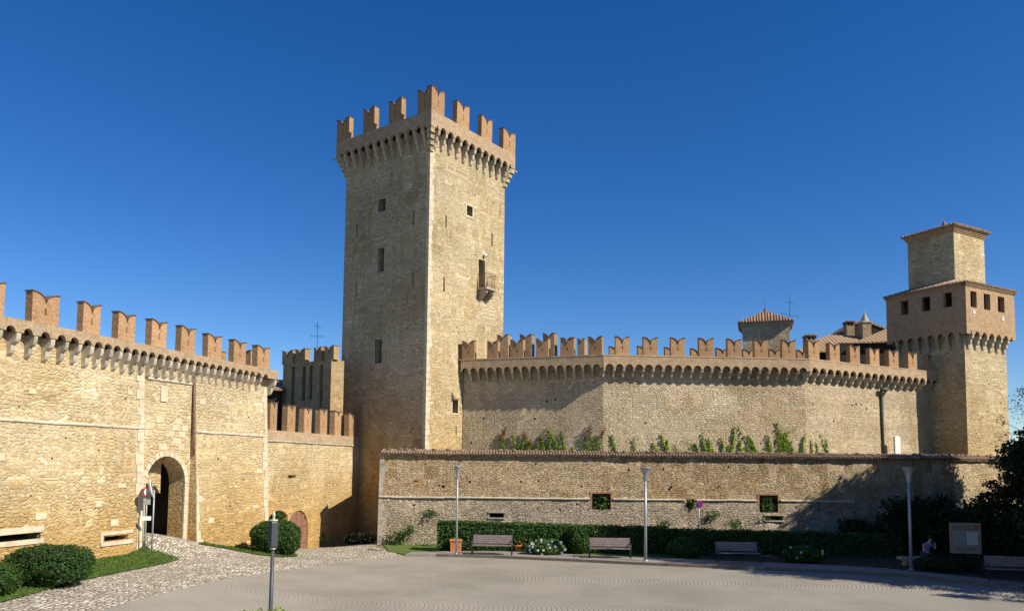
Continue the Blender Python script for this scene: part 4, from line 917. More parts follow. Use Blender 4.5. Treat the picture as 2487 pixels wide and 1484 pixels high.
# ------------------------------------------------------------------ 6. right tower
RT = thing('corner_tower', 'slender square tower at the right with brick gallery, open windows and tiled turret on top', 'tower', (TC.x, TC.y+3, 0))
TO = .42
zta = ZXY(TR, 2380, 806, TO); zte = ZXY(TR, 2336, 690, TO); ztc = ZXY(TR, 2378, 848)
print('tower', zta, zte, ztc, SXY(TR, 2450, 1000), SXY(TR, 2456, 800, TO), SXY(TL, 2160, 800, TO))
TSP = zta-.2; mbw = MB()
ops = [op(TR, x, y, x+2.5, y+3, .15) for x, y in [(2365, 880), (2400, 930), (2430, 900), (2385, 1010), (2425, 1060), (2370, 1050)]]
facade(mbw, TR, 0, TW, -1, TSP+.35, ops, step=1); facade(mbw, TL, 0, TW, -1, TSP+.35, [], step=1)
TB = Fr(TR.p(TW, 0)[:2], (-.487, .873)); TBL = Fr(TB.p(TW, 0)[:2], (-.873, -.487))
for fr in (TB, TBL): mbw.quad(fr.p(0, -1), fr.p(TW, -1), fr.p(TW, TSP), fr.p(0, TSP))
mbw.build('shaft', [M['keep'], M['dark_paint']], RT)
mba = MB(); Lt = TW+2*TO
wl = [TL.rect(2187, 729, 2206, 763, TO), TL.rect(2238, 719, 2259, 755, TO), TL.rect(2291, 711, 2312, 746, TO)]
wr = [TR.rect(2357, 707, 2372, 745, TO), TR.rect(2389.5, 714, 2405, 752, TO), TR.rect(2423.5, 719, 2439.5, 757, TO)]
zg = zta+.15
for fr, n, ww in ((TR, 7, wr), (TL, 8, wl), (TB, 7, []), (TBL, 7, [])):
    cs = [(-TO+.34)+(Lt-.68)*k/(n-1) for k in range(n)]
    arcade(mba, fr, -TO+.001, TW+TO-.001, cs, (Lt/n)*.30, TSP, zg, TO, .3)
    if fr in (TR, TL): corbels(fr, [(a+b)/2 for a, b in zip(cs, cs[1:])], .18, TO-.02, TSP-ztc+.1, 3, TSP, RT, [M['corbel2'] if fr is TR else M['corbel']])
    if ww:
        z0 = sum(q[2] for q in ww)/3; z1 = sum(q[3] for q in ww)/3
        facade(mba, fr, -TO, TW+TO, zg, zte, [(q[0], q[1], z0, z1, .30, 'rect', 0, None) for q in ww], d=TO, wob=0, step=2)
    else: mba.quad(fr.p(-TO, zg, TO), fr.p(TW+TO, zg, TO), fr.p(TW+TO, zte, TO), fr.p(-TO, zte, TO))
    # inner lining of the gallery
for fr in (TB, TBL): mba.quad(fr.p(TW+TO-.3, zg, TO-.3), fr.p(-TO+.3, zg, TO-.3), fr.p(-TO+.3, zte, TO-.3), fr.p(TW+TO-.3, zte, TO-.3))
mba.build('gallery', [M['towbrick'], M['dark_paint']], RT)
q = MB(); q.add([TR.p(0, zg-.1), TR.p(TW, zg-.1), TB.p(TW, zg-.1), TBL.p(TW, zg-.1)], [(0, 1, 2, 3)]); q.build('gallery_floor', M['dark_paint'], RT)
for x, y in ((2365, 756), (2435, 773)):
    s_, z_ = TR.hit(x, y, TO); q = MB(); c_ = TR.p(s_, z_, TO+.01); n = 16
    rot = lambda a, r, d: TR.p(s_+r*math.cos(a), z_+r*math.sin(a), TO+d)
    for k in range(n):
        a0, a1 = 2*math.pi*k/n, 2*math.pi*(k+1)/n; q.add([rot(a0, .06, .01), rot(a1, .06, .01), rot(a1, .15, .03), rot(a0, .15, .03), rot(a1, .15, -.02), rot(a0, .15, -.02)], [(0, 1, 2, 3), (3, 2, 4, 5)])
    q.build('tie_plate', M['white'], RT)
def sq_roof(name, fr, w, o, z, rise, inner, parent, mat, th=.09):
    """hipped roof on a square: eave square overhanging by o, rising to an inner square or apex"""
    q = MB(); E = [fr.p(-o, z, o), fr.p(w+o, z, o), fr.p(w+o, z, -w-o), fr.p(-o, z, -w-o)]
    I = [fr.p(inner, z+rise, -inner), fr.p(w-inner, z+rise, -inner), fr.p(w-inner, z+rise, -w+inner), fr.p(inner, z+rise, -w+inner)]
    q.add(E+I, [(0, 1, 5, 4), (1, 2, 6, 5), (2, 3, 7, 6), (3, 0, 4, 7), (4, 5, 6, 7)], 0)
    E2 = [(a, b, c-th) for a, b, c in E]; q.add(E+E2, [(0, 4, 5, 1), (1, 5, 6, 2), (2, 6, 7, 3), (3, 7, 4, 0), (4, 7, 6, 5)], 0)
    for side in range(4):                       # tile ends along the eaves
        a = Vector(E[side]); b = Vector(E[(side+1) % 4]); n = int((b-a).length/.24); cc = Vector(fr.p(w/2, z, -w/2)); inn = (cc-(a+b)/2); inn.z = 0; inn.normalize()
        for k in range(n):
            p = a.lerp(b, (k+.5)/n); rc = min(inner+o, min(k+.5, n-k-.5)/n*(b-a).length)*.97; q.tube([p-inn*.05+Vector((0, 0, -.01)), p+inn*rc+Vector((0, 0, rise*rc/(inner+o)))], .055, 6)
    return q.build(name, mat, parent, recalc=False)
TRO = Fr(TR.p(-TO, 0, TO)[:2], TR.u); WT = TW+2*TO
mq = MB(); 
for o_, z0, z1 in ((.05, zte, zte+.08), (.10, zte+.085, zte+.16)):
    for fr, nm in ((TR, 0), (TL, 1), (TB, 0), (TBL, 1)): mq.fbox(fr, -TO-o_+.002*nm, TW+TO+o_-.002*nm, z0, z1, TO-.2, TO+o_)
mq.build('cornice', M['towbrick'], RT)
sq_roof('roof', TRO, WT, .15, zte+.17+.07, .55, 1.3, RT, M['tile2'], .06)
# turret: corner at px 2318, right 2391, left 2206
TI = .95; tfr = Fr(TR.p(TI, 0, -TI-.1)[:2], TR.u); wT = SXY(tfr, 2391, 620)-0; zt0 = zte+.3
sl = None
TIw = max(2.6, min(4.2, wT)); zt1 = ZXY(tfr, 2318, 562); print('turret', wT, zt1)
tl = Fr(tfr.p(0, 0)[:2], (.487, -.873))
mq = MB(); mq.fbox(tfr, 0, TIw, zt0, zt1, -3.3, 0); mq.build('turret', M['turretst'] if 'turretst' in M else M['keep'], RT)
TQ = 3.3
mq = MB()
for i, o_ in enumerate((.05, .10, .15, .20)): mq.fbox(tfr, -o_, TIw+o_, zt1+.09*i, zt1+.09*(i+1)-.004, -TQ-o_, o_)
mq.build('cornice', M['towbrick'], RT)
def rect_roof(fr, w, dp, o, z, rise, parent, mat, name='roof', apex=None):
    q = MB(); E = [fr.p(-o, z, o), fr.p(w+o, z, o), fr.p(w+o, z, -dp-o), fr.p(-o, z, -dp-o)]; ap = fr.p(w/2, z+rise, -dp/2)
    q.add(E+[ap], [(0, 1, 4), (1, 2, 4), (2, 3, 4), (3, 0, 4)], 0); E2 = [(a, b, c-.08) for a, b, c in E]; q.add(E+E2, [(0, 4, 5, 1), (1, 5, 6, 2), (2, 6, 7, 3), (3, 7, 4, 0), (4, 7, 6, 5)], 0)
    for side in range(4):
        a = Vector(E[side]); b = Vector(E[(side+1) % 4]); n = int((b-a).length/.22); A = Vector(ap)
        for k in range(n):
            u = (k+.5)/n; p = a.lerp(b, u); reach = 1-abs(2*u-1); inn = (A-(a+b)/2); e = p+inn*reach*.98
            if reach > .04: q.tube([p-inn.normalized()*.05+Vector((0, 0, .01)), e+Vector((0, 0, .01))], .065, 6)
    return q.build(name, mat, parent)
rf = rect_roof(tfr, TIw, TQ, .30, zt1+.36+.08, .55, RT, M['tile2'])
q = MB(); p = Vector(tfr.p(TIw/2-.9, zt1+.85, -TQ/2+.5)); q.lathe([(.12, -.5), (.13, -.05), (.18, 0), (.10, .14), (.12, .22), (0, .30)], p, 8); q.build('finial', M['rustbrick'], rf)

# ------------------------------------------------------------------ 7. things behind the walls
GT = thing('inner_gate_tower', 'shaded open brick tower with tall slits between the gate wall and the keep', 'tower', (-12, 50, 0))
gc = at_y(803, 950, 46.4); GR_ = Fr((gc.x, gc.y), KU); GLL = 4.45  # width of the face
GLL = (lambda r_: (gc.x-r_*gc.y)/(.8045+r_*.594))(ray(686, 950).x/ray(686, 950).y); GLf = Fr((gc.x-.8045*GLL, gc.y+.594*GLL), (.8045, -.594))
zgt = ZXY(GLf, 740, 866); x4 = lambda q: 613.6+q*.2793
ztp = ZXY(GLf, 790, 838); print('gate tower', ztp, zgt)
sl = [(x4(337), x4(362)), (x4(428), x4(458)), (x4(490), x4(518)), (x4(583), x4(608))]
mbw = MB(); zb_ = 3.5
ops = [(SXY(GLf, a, 930), SXY(GLf, b, 930), zz0, zz1, .9, 'rect', 0, 1) for (a, b), zz0, zz1 in zip(sl, (ZXY(GLf, 700, 985), ZXY(GLf, 730, 972), ZXY(GLf, 750, 970), ZXY(GLf, 780, 996)), (ZXY(GLf, 700, 890), ZXY(GLf, 730, 890), ZXY(GLf, 750, 888), ZXY(GLf, 780, 886)))]
zbod = ZXY(GLf, 745, 878)
facade(mbw, GLf, 0, GLL, zb_, zbod, ops, wob=.02); shell(mbw, GLf, 0, GLL, zb_, zbod, 1.0)
mbw.build('wall', [M['goldbrick'], M['dark_paint']], GT)
sp = [(SXY(GLf, x4(a), 860), SXY(GLf, x4(b), 860)) for a, b in [(252, 343), (368, 452), (528, 590), (618, 700)]]
pm = merlon_proto(1.0, .4, ztp-zbod-.03, .42, M['goldbrick'], slit=False); put_merlons(pm, GLf, sp, zbod, -.25, GT, 1.0)
HS = thing('house', 'dark-walled house with orange tiled roof between gate wall and inner brick tower', 'house', (-17, 56, 0))
p = at_y(648, 950, 48.6); hf = Fr((p.x-2.5, 48.6), (1, .03)); zr = at_y(660, 948, 48.6).z; q = MB(); q.fbox(hf, 0, 3.3, 2, zr, -4, 0); q.build('wall', M['dark_paint'], HS)
q = MB(); q.prism([hf.p(-.2, zr, .3), hf.p(-.2, zr+.08, .3), hf.p(-.2, zr+.95, -2.2), hf.p(-.2, zr, -4.2)], hf.u.to_3d()*3.7); q.build('roof', M['roof'], HS, recalc=True)
# pavilion with pyramid roof
LK = thing('lookout_tower', 'small plastered tower with pyramid tiled roof rising behind the rampart', 'tower', (20, 60, 0))
pl = at_y(1803, 800, 64); pr = at_y(1918, 800, 64); lf = Fr((pl.x, 64), (.954, -.298)); wl_ = SXY(lf, 1918, 800); ze = at_y(1860, 786, 64).z; q = MB(); q.fbox(lf, 0, wl_, 4, ze-.3, -wl_, 0); q.build('wall', M['ramp'], LK)
q = MB()
for i in range(3): q.fbox(lf, -.08*i-.05, wl_+.08*i+.05, ze-.3+.1*i, ze-.3+.1*i+.095, -wl_-.1*i, .08*i+.05)
q.build('cornice', M['corbel'], LK)
rf = rect_roof(lf, wl_, wl_, .3, ze+.08, at_y(1857, 760, 65.8).z-ze, LK, M['roof']); q = MB(); ap = Vector(lf.p(wl_/2, at_y(1857, 760, 65.8).z, -wl_/2)); q.lathe([(.14, -.1), (.16, .12), (.08, .2), (.1, .28), (0, .34)], ap, 8); q.tube([ap, ap+Vector((0, 0, .9))], .02, 5); q.tube([ap+Vector((-.2, 0, .65)), ap+Vector((.2, 0, .65))], .015, 5); q.build('finial', M['rust'], rf)
# palace roofs
PH = thing('palace_house', 'tiled palace roofs and dark gable between the rampart and corner tower', 'house', (26, 60, 0))
def roofpoly(px, Y, dY, name, mat):    # a roof slope drawn between points (x, y, Y)
    pass
def slope(pts, th, mat, name):
    q = MB(); q.prism([at_y(*p) for p in pts], (0, 0, -th)); q.build(name, mat, PH, recalc=True)
a0 = at_y(1932, 850, 63)
q = MB(); b1 = at_y(2080, 850, 63); q.box(a0.x, b1.x, 63, 69, 4, at_y(2000, 853, 63).z); b2 = at_y(2178, 850, 61.5); q.box(at_y(2040, 850, 61.5).x, b2.x, 61.5, 69.5, 4, at_y(2100, 832, 61.5).z); q.build('wall', M['dark_paint'], PH)
slope([(1925, 855, 62.6), (2085, 848, 62.6), (2085, 815, 66), (2010, 812, 66)], .1, M['roof'], 'roof')
slope([(2076, 830, 61.0), (2200, 825, 61.0), (2200, 785, 64), (2160, 794, 64)], .1, M['roof'], 'roof')
q = MB(); q.prism([at_y(x, y, 68) for x, y in [(2052, 815), (2055, 797), (2078, 783), (2095, 779), (2165, 803), (2175, 830), (2060, 835)]], (0, 3, 0)); q.build('gable', M['dark_paint'], PH, recalc=True)
q = MB(); q.prism([at_y(x, y, 67.9) for x, y in [(2050, 800), (2078, 781), (2100, 775), (2172, 802), (2172, 806), (2100, 780), (2078, 786), (2052, 804)]], (0, 3.4, 0)); q.build('roof', M['roof'], PH, recalc=True)
def chimney(x0, x1, ytop, ybot, Y, cap, label, capmat):
    pa = at_y(x0, ytop, Y); pb = at_y(x1, ybot, Y); T = thing('chimney', label, 'chimney', ((pa.x+pb.x)/2, Y, pb.z), 'chimneys behind the rampart'); q = MB(); w_ = pb.x-pa.x
    q.box(pa.x, pb.x, Y, Y+w_, pb.z-1.5, pa.z); q.build('stack', M['oldbrick'], T); q = MB(); c = Vector(((pa.x+pb.x)/2, Y+w_/2, pa.z))
    if cap == 'spire': q.box(pa.x-.08, pb.x+.08, Y-.08, Y+w_+.08, pa.z, pa.z+.1); q.lathe([(w_*.55, .1), (w_*.4, .35), (w_*.15, .75), (.04, .9), (.06, 1.0), (0, 1.1)], c, 6)
    else:
        q.box(pa.x-.07, pb.x+.07, Y-.07, Y+w_+.07, pa.z+.25, pa.z+.32)
        for sx in (0, .4, .8): q.box(pa.x+sx*w_, pa.x+(sx+.18)*w_, Y+.02, Y+w_-.02, pa.z, pa.z+.25)
        for k in range(5): q.tube([(pa.x+w_*(k+.5)/5, Y-.12, pa.z+.37), (pa.x+w_*(k+.5)/5, Y+w_+.12, pa.z+.37)], .07, 6)
    q.build('cap', capmat, T)
chimney(1959, 1984, 824, 850, 61, 'tile', 'squat tile-capped chimney just right of the small pyramid-roofed tower', M['roof'])
chimney(2056, 2076, 790, 815, 66.5, 'tile', 'short dark chimney on the gable, left of the spired chimney', M['rust'])
chimney(2095, 2117, 782, 830, 65, 'spire', 'tall chimney with pointed spire cap beside the gable', M['corbel'])
def aerial(x, yb, yt, Y, bars, label, mat):
    b_ = at_y(x, yb, Y); t_ = at_y(x, yt, Y); q = MB(); q.tube([b_, t_], .02, 5); H = t_.z-b_.z
    for (f, hw, tilt) in bars: c = b_.lerp(t_, f); q.tube([c+Vector((-hw, -.2, -hw*tilt)), c+Vector((hw, .2, hw*tilt))], .012, 4); [q.tube([c+Vector((hw*k, .2*k-.15, hw*tilt*k-.12)), c+Vector((hw*k, .2*k+.15, hw*tilt*k+.12))], .010, 4) for k in (-.8, -.3, .2, .7)]
    q.build('aerial', mat, origin=b_, tagd=(label, 'aerial', 'rooftop aerials'))
aerial(1918, 790, 716, 63, [(.35, .9, -.12), (.75, .35, 0)], 'tall rooftop aerial beside the small pyramid-roofed tower', M['iron'])
aerial(771, 850, 782, 58, [(.5, .5, .05), (.85, .2, .0)], 'faint rooftop aerial left of the keep above the inner brick tower', M['steel'])

# ------------------------------------------------------------------ vegetation
def leaves(mb, pts, size, mi=0, up=0.0, asp=.6, normals=None):
    n = len(pts)
    if n == 0: return
    pts = np.asarray(pts, float); d = RNG.normal(size=(n, 3)); d[:, 2] *= (1-up)
    if normals is not None: d = d*.7+normals
    d /= np.linalg.norm(d, axis=1)[:, None]+1e-9
    t = RNG.normal(size=(n, 3)); t -= (t*d).sum(1)[:, None]*d; t /= np.linalg.norm(t, axis=1)[:, None]+1e-9; b = np.cross(d, t)
    s = (size*RNG.uniform(.6, 1.35, n))[:, None]
    V = np.stack([pts-t*s, pts-b*s*asp, pts+t*s, pts+b*s*asp], 1).reshape(-1, 3); o = len(mb.v)
    mb.v.extend(map(tuple, V)); mb.f.extend([[o+4*i, o+4*i+1, o+4*i+2, o+4*i+3] for i in range(n)]); mb.m.extend([mi]*n); mb.smooth.extend([False]*n)
def blob(mb, c, r, sq=2.0, mi=1, nu=18, nv=10, nz=.08, floor=None):
    """rough superellipsoid core"""
    b = len(mb.v)
    for j in range(nv+1):
        ph = -math.pi/2+math.pi*j/nv
        for i in range(nu):
            th = 2*math.pi*i/nu; f = lambda v: math.copysign(abs(v)**(2/sq), v)
            x, y, z = f(math.cos(ph))*f(math.cos(th)), f(math.cos(ph))*f(math.sin(th)), f(math.sin(ph))
            k = 1+nz*noise.noise(Vector((x*2+c[0], y*2+c[1], z*2))); zz = c[2]+r[2]*z*k
            mb.v.append((c[0]+r[0]*x*k, c[1]+r[1]*y*k, zz))
    for j in range(nv):
        for i in range(nu): mb.f.append([b+j*nu+i, b+j*nu+(i+1) % nu, b+(j+1)*nu+(i+1) % nu, b+(j+1)*nu+i]); mb.m.append(mi); mb.smooth.append(True)
def shellpts(c, r, sq, n, nz=.08, spread=.06):
    d = RNG.normal(size=(n, 3)); d /= (np.abs(d)**sq).sum(1)[:, None]**(1/sq)
    k = np.array([1+nz*noise.noise(Vector((x*2+c[0], y*2+c[1], z*2))) for x, y, z in d])[:, None]
    P = np.array(c)+d*np.array(r)*k*(1+RNG.normal(0, spread, (n, 1))*.5); N = d/np.array(r)*min(r); N /= np.linalg.norm(N, axis=1)[:, None]+1e-9
    return P, N
def bush(name, label, cat, px, Y, w, h, dp, mats, n=2600, sq=2.6, size=.05, flowers=0, wild=.13, group=None, z0=None, fl='petal', gc=None):
    z0 = g(px, Y) if z0 is None else z0; mb = MB(); c = (px, Y, z0+h/2); r = (w/2, dp/2, h/2)
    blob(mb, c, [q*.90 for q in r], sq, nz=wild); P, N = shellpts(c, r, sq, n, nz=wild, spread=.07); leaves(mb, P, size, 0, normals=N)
    T = thing(name, label, cat, (px, Y, z0), group); mb.build('foliage', [mats, M['core']], T)
    if flowers:
        fm = MB(); P, N = shellpts(c, [q*1.05 for q in r], sq, flowers*3); P = P[(N[:, 1] < .3) & (P[:, 2] > z0+.15)][:flowers]
        for p in P:
            for k in range(6):
                a = k*math.pi/3; q = [Vector(p)+Vector((math.cos(a+e)*rr, -.02, math.sin(a+e)*rr)) for e, rr in ((0, .005), (-.4, .045), (0, .062), (.4, .045))]; fm.add(q, [(0, 1, 2, 3)])
        fm.build('blossoms', M[fl], T)
    return T
# clipped bushes, left foreground
p = gh(100, 1432); bush('clipped_bush', 'wide rounded clipped bush on the lawn beside the left wall', 'bush', p.x-.35, p.y+.9, 2.3, 1.12, 1.9, M['box'], 9000, 2.4, .035, group='clipped bushes')
p = gh(-14, 1450); bush('clipped_bush', 'clipped bush cut off by the left edge of the photograph', 'bush', p.x-.15, p.y+.3, .95, .8, 1.2, M['box'], 3500, 2.4, .035, group='clipped bushes')
p = gh(663, 1347); bush('clipped_bush', 'tall rounded clipped bush behind the dark lantern post', 'bush', p.x-.15, p.y+.75, 2.0, 1.42, 1.6, M['box'], 8000, 3.2, .045, group='clipped bushes')
def blades(poly, n, h, off, label):
    xs = [p[0] for p in poly]; ys = [p[1] for p in poly]; P = []
    while len(P) < n:
        x, y = random.uniform(max(min(xs), -16), max(xs)), random.uniform(max(min(ys), 17), max(ys)); c_ = False; j = len(poly)-1
        for i in range(len(poly)):
            if (poly[i][1] > y) != (poly[j][1] > y) and x < (poly[j][0]-poly[i][0])*(y-poly[i][1])/(poly[j][1]-poly[i][1])+poly[i][0]: c_ = not c_
            j = i
        if c_: P.append((x+random.gauss(0, .03), y+random.gauss(0, .03)))
    q = MB(); V = []
    for x, y in P:
        z = g(x, y)+off-.01; a = random.uniform(0, math.pi); dx, dy = math.cos(a)*.018, math.sin(a)*.018; hh = h*random.uniform(.4, 1.3); lx_, ly_ = random.gauss(0, .02), random.gauss(0, .02)
        q.add([(x-dx, y-dy, z), (x+dx, y+dy, z), (x+dx*.3+lx_, y+dy*.3+ly_, z+hh), (x-dx*.3+lx_, y-dy*.3+ly_, z+hh)], [(0, 1, 2, 3)])
    tag(q.build('grass', M['blade'], uv=False), kind='stuff')
blades(gl, 16000, .055, .03, ''); blades(gs, 5000, .06, .03, '')
# niche bush
q = FS.p((nb[0]+nb[1])/2, 0, -.25); T = bush('climbing_shrub', 'green shrub filling the arched niche left of the rusty door', 'shrub', q[0], q[1], 1.1, 2.0, .6, M['hedge'], 2500, 2.5, .05, z0=g(q[0], q[1])-.1)
def hedge(name, label, x0, x1, Y, dp, h0, h1, mat, dens=330, gaps=()):
    mb = MB(); L = x1-x0; n = int(L/.4)
    for i in range(n):
        a = x0+L*i/n; b = x0+L*(i+1)/n; h = h0+(h1-h0)*(i+.5)/n
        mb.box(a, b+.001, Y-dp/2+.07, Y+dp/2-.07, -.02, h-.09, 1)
    N1 = int(L*(h0+h1)/2*dens); X = RNG.uniform(x0, x1, N1); H = h0+(h1-h0)*(X-x0)/L; Z = RNG.uniform(.0, 1, N1)*H
    def bumpy(X, Z): return np.array([.10*noise.noise(Vector((x*1.3, z*1.6, Y)))+.05*noise.noise(Vector((x*4, z*4, Y))) for x, z in zip(X, Z)])
    rnd = -.22*np.clip((Z/H-.8)/.2, 0, 1)**2
    Pf = np.stack([X, Y-dp/2-bumpy(X, Z)-rnd+RNG.normal(0, .02, N1), Z], 1); leaves(mb, Pf, .055, 0, normals=np.tile((0, -1, .3), (N1, 1)))
    N2 = int(L*dp*dens*1.1); X = RNG.uniform(x0, x1, N2); YY = RNG.uniform(Y-dp/2, Y+dp/2, N2); H = h0+(h1-h0)*(X-x0)/L
    Pt = np.stack([X, YY, H-.05+bumpy(X, YY)+np.abs(RNG.normal(0, .035, N2))], 1); leaves(mb, Pt, .05, 0, normals=np.tile((0, -.1, 1), (N2, 1)))
    for xe, nx_ in ((x0, -1), (x1, 1)):
        N3 = int(dp*h0*dens); P = np.stack([np.full(N3, xe)+RNG.normal(0, .03, N3), RNG.uniform(Y-dp/2, Y+dp/2, N3), RNG.uniform(0, h0 if nx_ < 0 else h1, N3)], 1); leaves(mb, P, .055, 0, normals=np.tile((nx_, 0, .2), (N3, 1)))
    T = thing(name, label, 'hedge', ((x0+x1)/2, Y, 0), 'hedges along the outer wall'); mb.build('foliage', [mat, M['core']], T); return T
HY = 39.1
hx = lambda px, Y=HY-.5: at_z(px, 1300, 0).x*0 + (ray(px, 1300).x/ray(px, 1300).y)*Y
ht = lambda px, py, Y=HY-.3: at_y(px, py, Y).z
hedge('hedge', 'sunny clipped hedge behind the planter and first bench', hx(1064), hx(1418), HY, 1.1, ht(1064, 1264), ht(1418, 1276), M['hedge'])
hedge('hedge', 'half-sunny clipped hedge behind the second bench and middle street lamp', hx(1424), hx(1622), HY, 1.1, ht(1424, 1275), ht(1622, 1280), M['hedge'])
hedge('hedge', 'long clipped hedge in deep tree shade behind the third bench', hx(1628), hx(2190), HY, 1.1, ht(1628, 1284), ht(2100, 1296), M['hedge'])
bush('round_bush', 'dark round bush bulging between first and second hedge', 'bush', hx(1404, 38.2), 38.35, 1.0, ht(1404, 1276, 38.2), .9, M['hedge'], 2200, 2.4, .05)
bush('flower_bush', 'sunlit leafy bush with white blossoms between the first two benches', 'bush', hx(1327, 37.1), 37.2, 1.75, .8, 1.1, M['weed'], 3000, 2.0, .06, flowers=26, group='white blossom bushes')
bush('flower_bush', 'shaded bush dotted with white blossoms right of the third bench', 'bush', hx(1955, 35.4), 35.6, 1.9, .75, 1.1, M['hedge'], 2600, 2.0, .06, flowers=12, group='white blossom bushes')
bush('round_bush', 'shaded loose bush right of the middle street lamp', 'bush', hx(1668, 37.0), 37.3, 1.7, .95, 1.0, M['hedge'], 2600, 2.0, .055)
# bushes filling the dark corner on the right
for (px, py_top, Y, wd, lb) in [(2085, 1272, 40.6, 2.6, 'dark shrub topping the shaded hedge left of the third street lamp'), (2190, 1215, 40.4, 2.6, 'dark tall shrub against the outer wall behind the third street lamp'), (2262, 1205, 40.0, 2.4, 'dark shrub against the wall left of the notice board'), (2320, 1222, 39.4, 2.6, 'dark shrub rising directly behind the notice board'), (2385, 1212, 38.2, 2.6, 'dark shrub right of and behind the notice board'), (2440, 1250, 36.5, 3.0, 'dark shrub behind the rightmost bench')]:
    zt = at_y(px, py_top, Y).z; x = hx(px, Y); T = thing('tall_shrub', lb, 'shrub', (x, Y, 0), 'dark shrubs by the tower wall'); mb = MB()
    blob(mb, (x, Y, zt*.42), (wd*.36, .7, zt*.42), 2.2); 
    for k in range(26):
        c = (x+random.uniform(-.42, .42)*wd, Y+random.uniform(-.7, .4), random.uniform(.2, .93)*zt); P, N = shellpts(c, (.36, .36, .34), 2, 120, .3, .5); leaves(mb, P, .085, 0)
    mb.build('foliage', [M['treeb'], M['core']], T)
bush('round_bush', 'low black-green bush at the foot of the notice board', 'bush', hx(2300, 33.2), 33.3, 2.6, .62, 1.2, M['treeb'], 2600, 2.2, .06)

def tree(label, x, y, h, rad, base, mat, nclump=120, per=150, size=.12, trunk_r=.2, shape='oval', lean=(0, 0), name='tree', seed=1, solid=False, group='trees at the right edge', clr=.42):
    rr = random.Random(seed); z0 = g(x, y); T = thing(name, label, 'tree', (x, y, z0), group)
    tm = MB(); tp = [(x+lean[0]*t*h+.12*math.sin(t*5+seed), y+lean[1]*t*h, z0+t*h*.93) for t in np.linspace(0, 1, 8)]; tm.tube(tp, [trunk_r*(1-t*.88) for t in np.linspace(0, 1, 8)], 8)
    fm = MB(); cl = []
    for k in range(nclump):
        t = rr.uniform(base, 1.0) if shape != 'cone' else base+(1-base)*(1-rr.random()**.5*1.0)
        u = (t-base)/(1-base)
        if shape == 'cone': R = rad*(1-u)**.75+.15
        else: R = rad*math.sqrt(max(.02, 1-(2*u-1)**2*.92))
        a = rr.uniform(0, 2*math.pi); q = R*math.sqrt(rr.uniform(.12, 1)); q *= 1+.25*math.sin(3*a+seed)
        c = (x+lean[0]*t*h+q*math.cos(a), y+lean[1]*t*h+q*math.sin(a), z0+t*h-(.25*q if shape == 'cone' else 0)); cl.append((c, t))
    for c, t in cl:
        s_ = clr*rr.uniform(.7, 1.3); P, N = shellpts(c, (s_, s_, s_*.6), 2, per, .3, .55); leaves(fm, P, size, 0)
    for c, t in cl[::3]:
        tt = max(0.08, t-.12); b_ = Vector((x+lean[0]*tt*h, y+lean[1]*tt*h, z0+tt*h*.93)); e = Vector(c); m_ = b_.lerp(e, .5)+Vector((0, 0, .15)); tm.tube([b_, m_, e], [trunk_r*.3*(1-t*.6), trunk_r*.18, .015], 5)
    tm.build('trunk', M['bark'], T); fm.build('crown', mat, T); return T
TREES = [
 dict(label='tall dark conifer whose branch tips reach in at the right edge', x=21.35, y=27.9, h=14.6, rad=2.4, base=.16, mat=M['tree'], nclump=300, per=170, size=.075, trunk_r=.25, shape='cone', seed=3, clr=.45),
 dict(label='tallest evergreen beyond the right edge, behind the conifer', x=25.1, y=29.3, h=19.0, rad=2.4, base=.05, mat=M['treeb'], nclump=230, per=180, size=.16, trunk_r=.28, shape='oval', seed=5, clr=.75),
 dict(label='upright evergreen beyond the right edge, next to the tallest one', x=26.3, y=32.2, h=14.0, rad=2.0, base=.04, mat=M['treeb'], nclump=170, per=170, size=.15, trunk_r=.22, shape='oval', seed=41, clr=.65),
 dict(label='dark laurel tree with ragged crown at the right edge before the wall', x=23.4, y=34.9, h=5.4, rad=1.7, base=.02, mat=M['treeb'], nclump=140, per=170, size=.075, trunk_r=.14, shape='oval', seed=8, clr=.42),
 dict(label='rounded evergreen beyond the right edge, between the tallest one and the wall', x=26.7, y=33.4, h=11.2, rad=2.4, base=.03, mat=M['treeb'], nclump=150, per=160, size=.14, trunk_r=.2, shape='oval', seed=31, clr=.65),
 dict(label='slender evergreen by the wall, beyond the right edge', x=27.6, y=36.4, h=12.0, rad=2.2, base=.03, mat=M['treeb'], nclump=150, per=150, size=.13, trunk_r=.2, shape='oval', seed=11, clr=.6),
 dict(label='evergreen nearest the outer wall, beyond the right edge', x=29.2, y=37.6, h=12.2, rad=1.9, base=.03, mat=M['treeb'], nclump=160, per=150, size=.13, trunk_r=.2, shape='oval', seed=12, clr=.6),
 dict(label='slim young cypress beyond the lower right edge, casting the thin shadow', x=22.4, y=23.1, h=7.2, rad=.55, base=.05, mat=M['tree'], nclump=70, per=110, size=.07, trunk_r=.07, shape='cone', seed=51, clr=.3),
 dict(label='wispy thin-leaved tree against the sky right of the corner tower', x=31.6, y=46.5, h=9.0, rad=2.0, base=.35, mat=M['tree'], nclump=60, per=40, size=.06, trunk_r=.10, shape='oval', seed=14, clr=.5),
 dict(label='short evergreen in the shadow behind the rightmost bench', x=25.6, y=36.8, h=6.4, rad=2.0, base=.02, mat=M['treeb'], nclump=120, per=150, size=.09, trunk_r=.15, shape='oval', seed=17, clr=.5),
 dict(label='broad evergreen beyond the right edge that shades the rightmost bench', x=24.6, y=28.2, h=14.0, rad=2.3, base=.12, mat=M['treeb'], nclump=170, per=160, size=.15, trunk_r=.26, shape='oval', seed=21, clr=.7),
]
for d_ in TREES: tree(**d_)

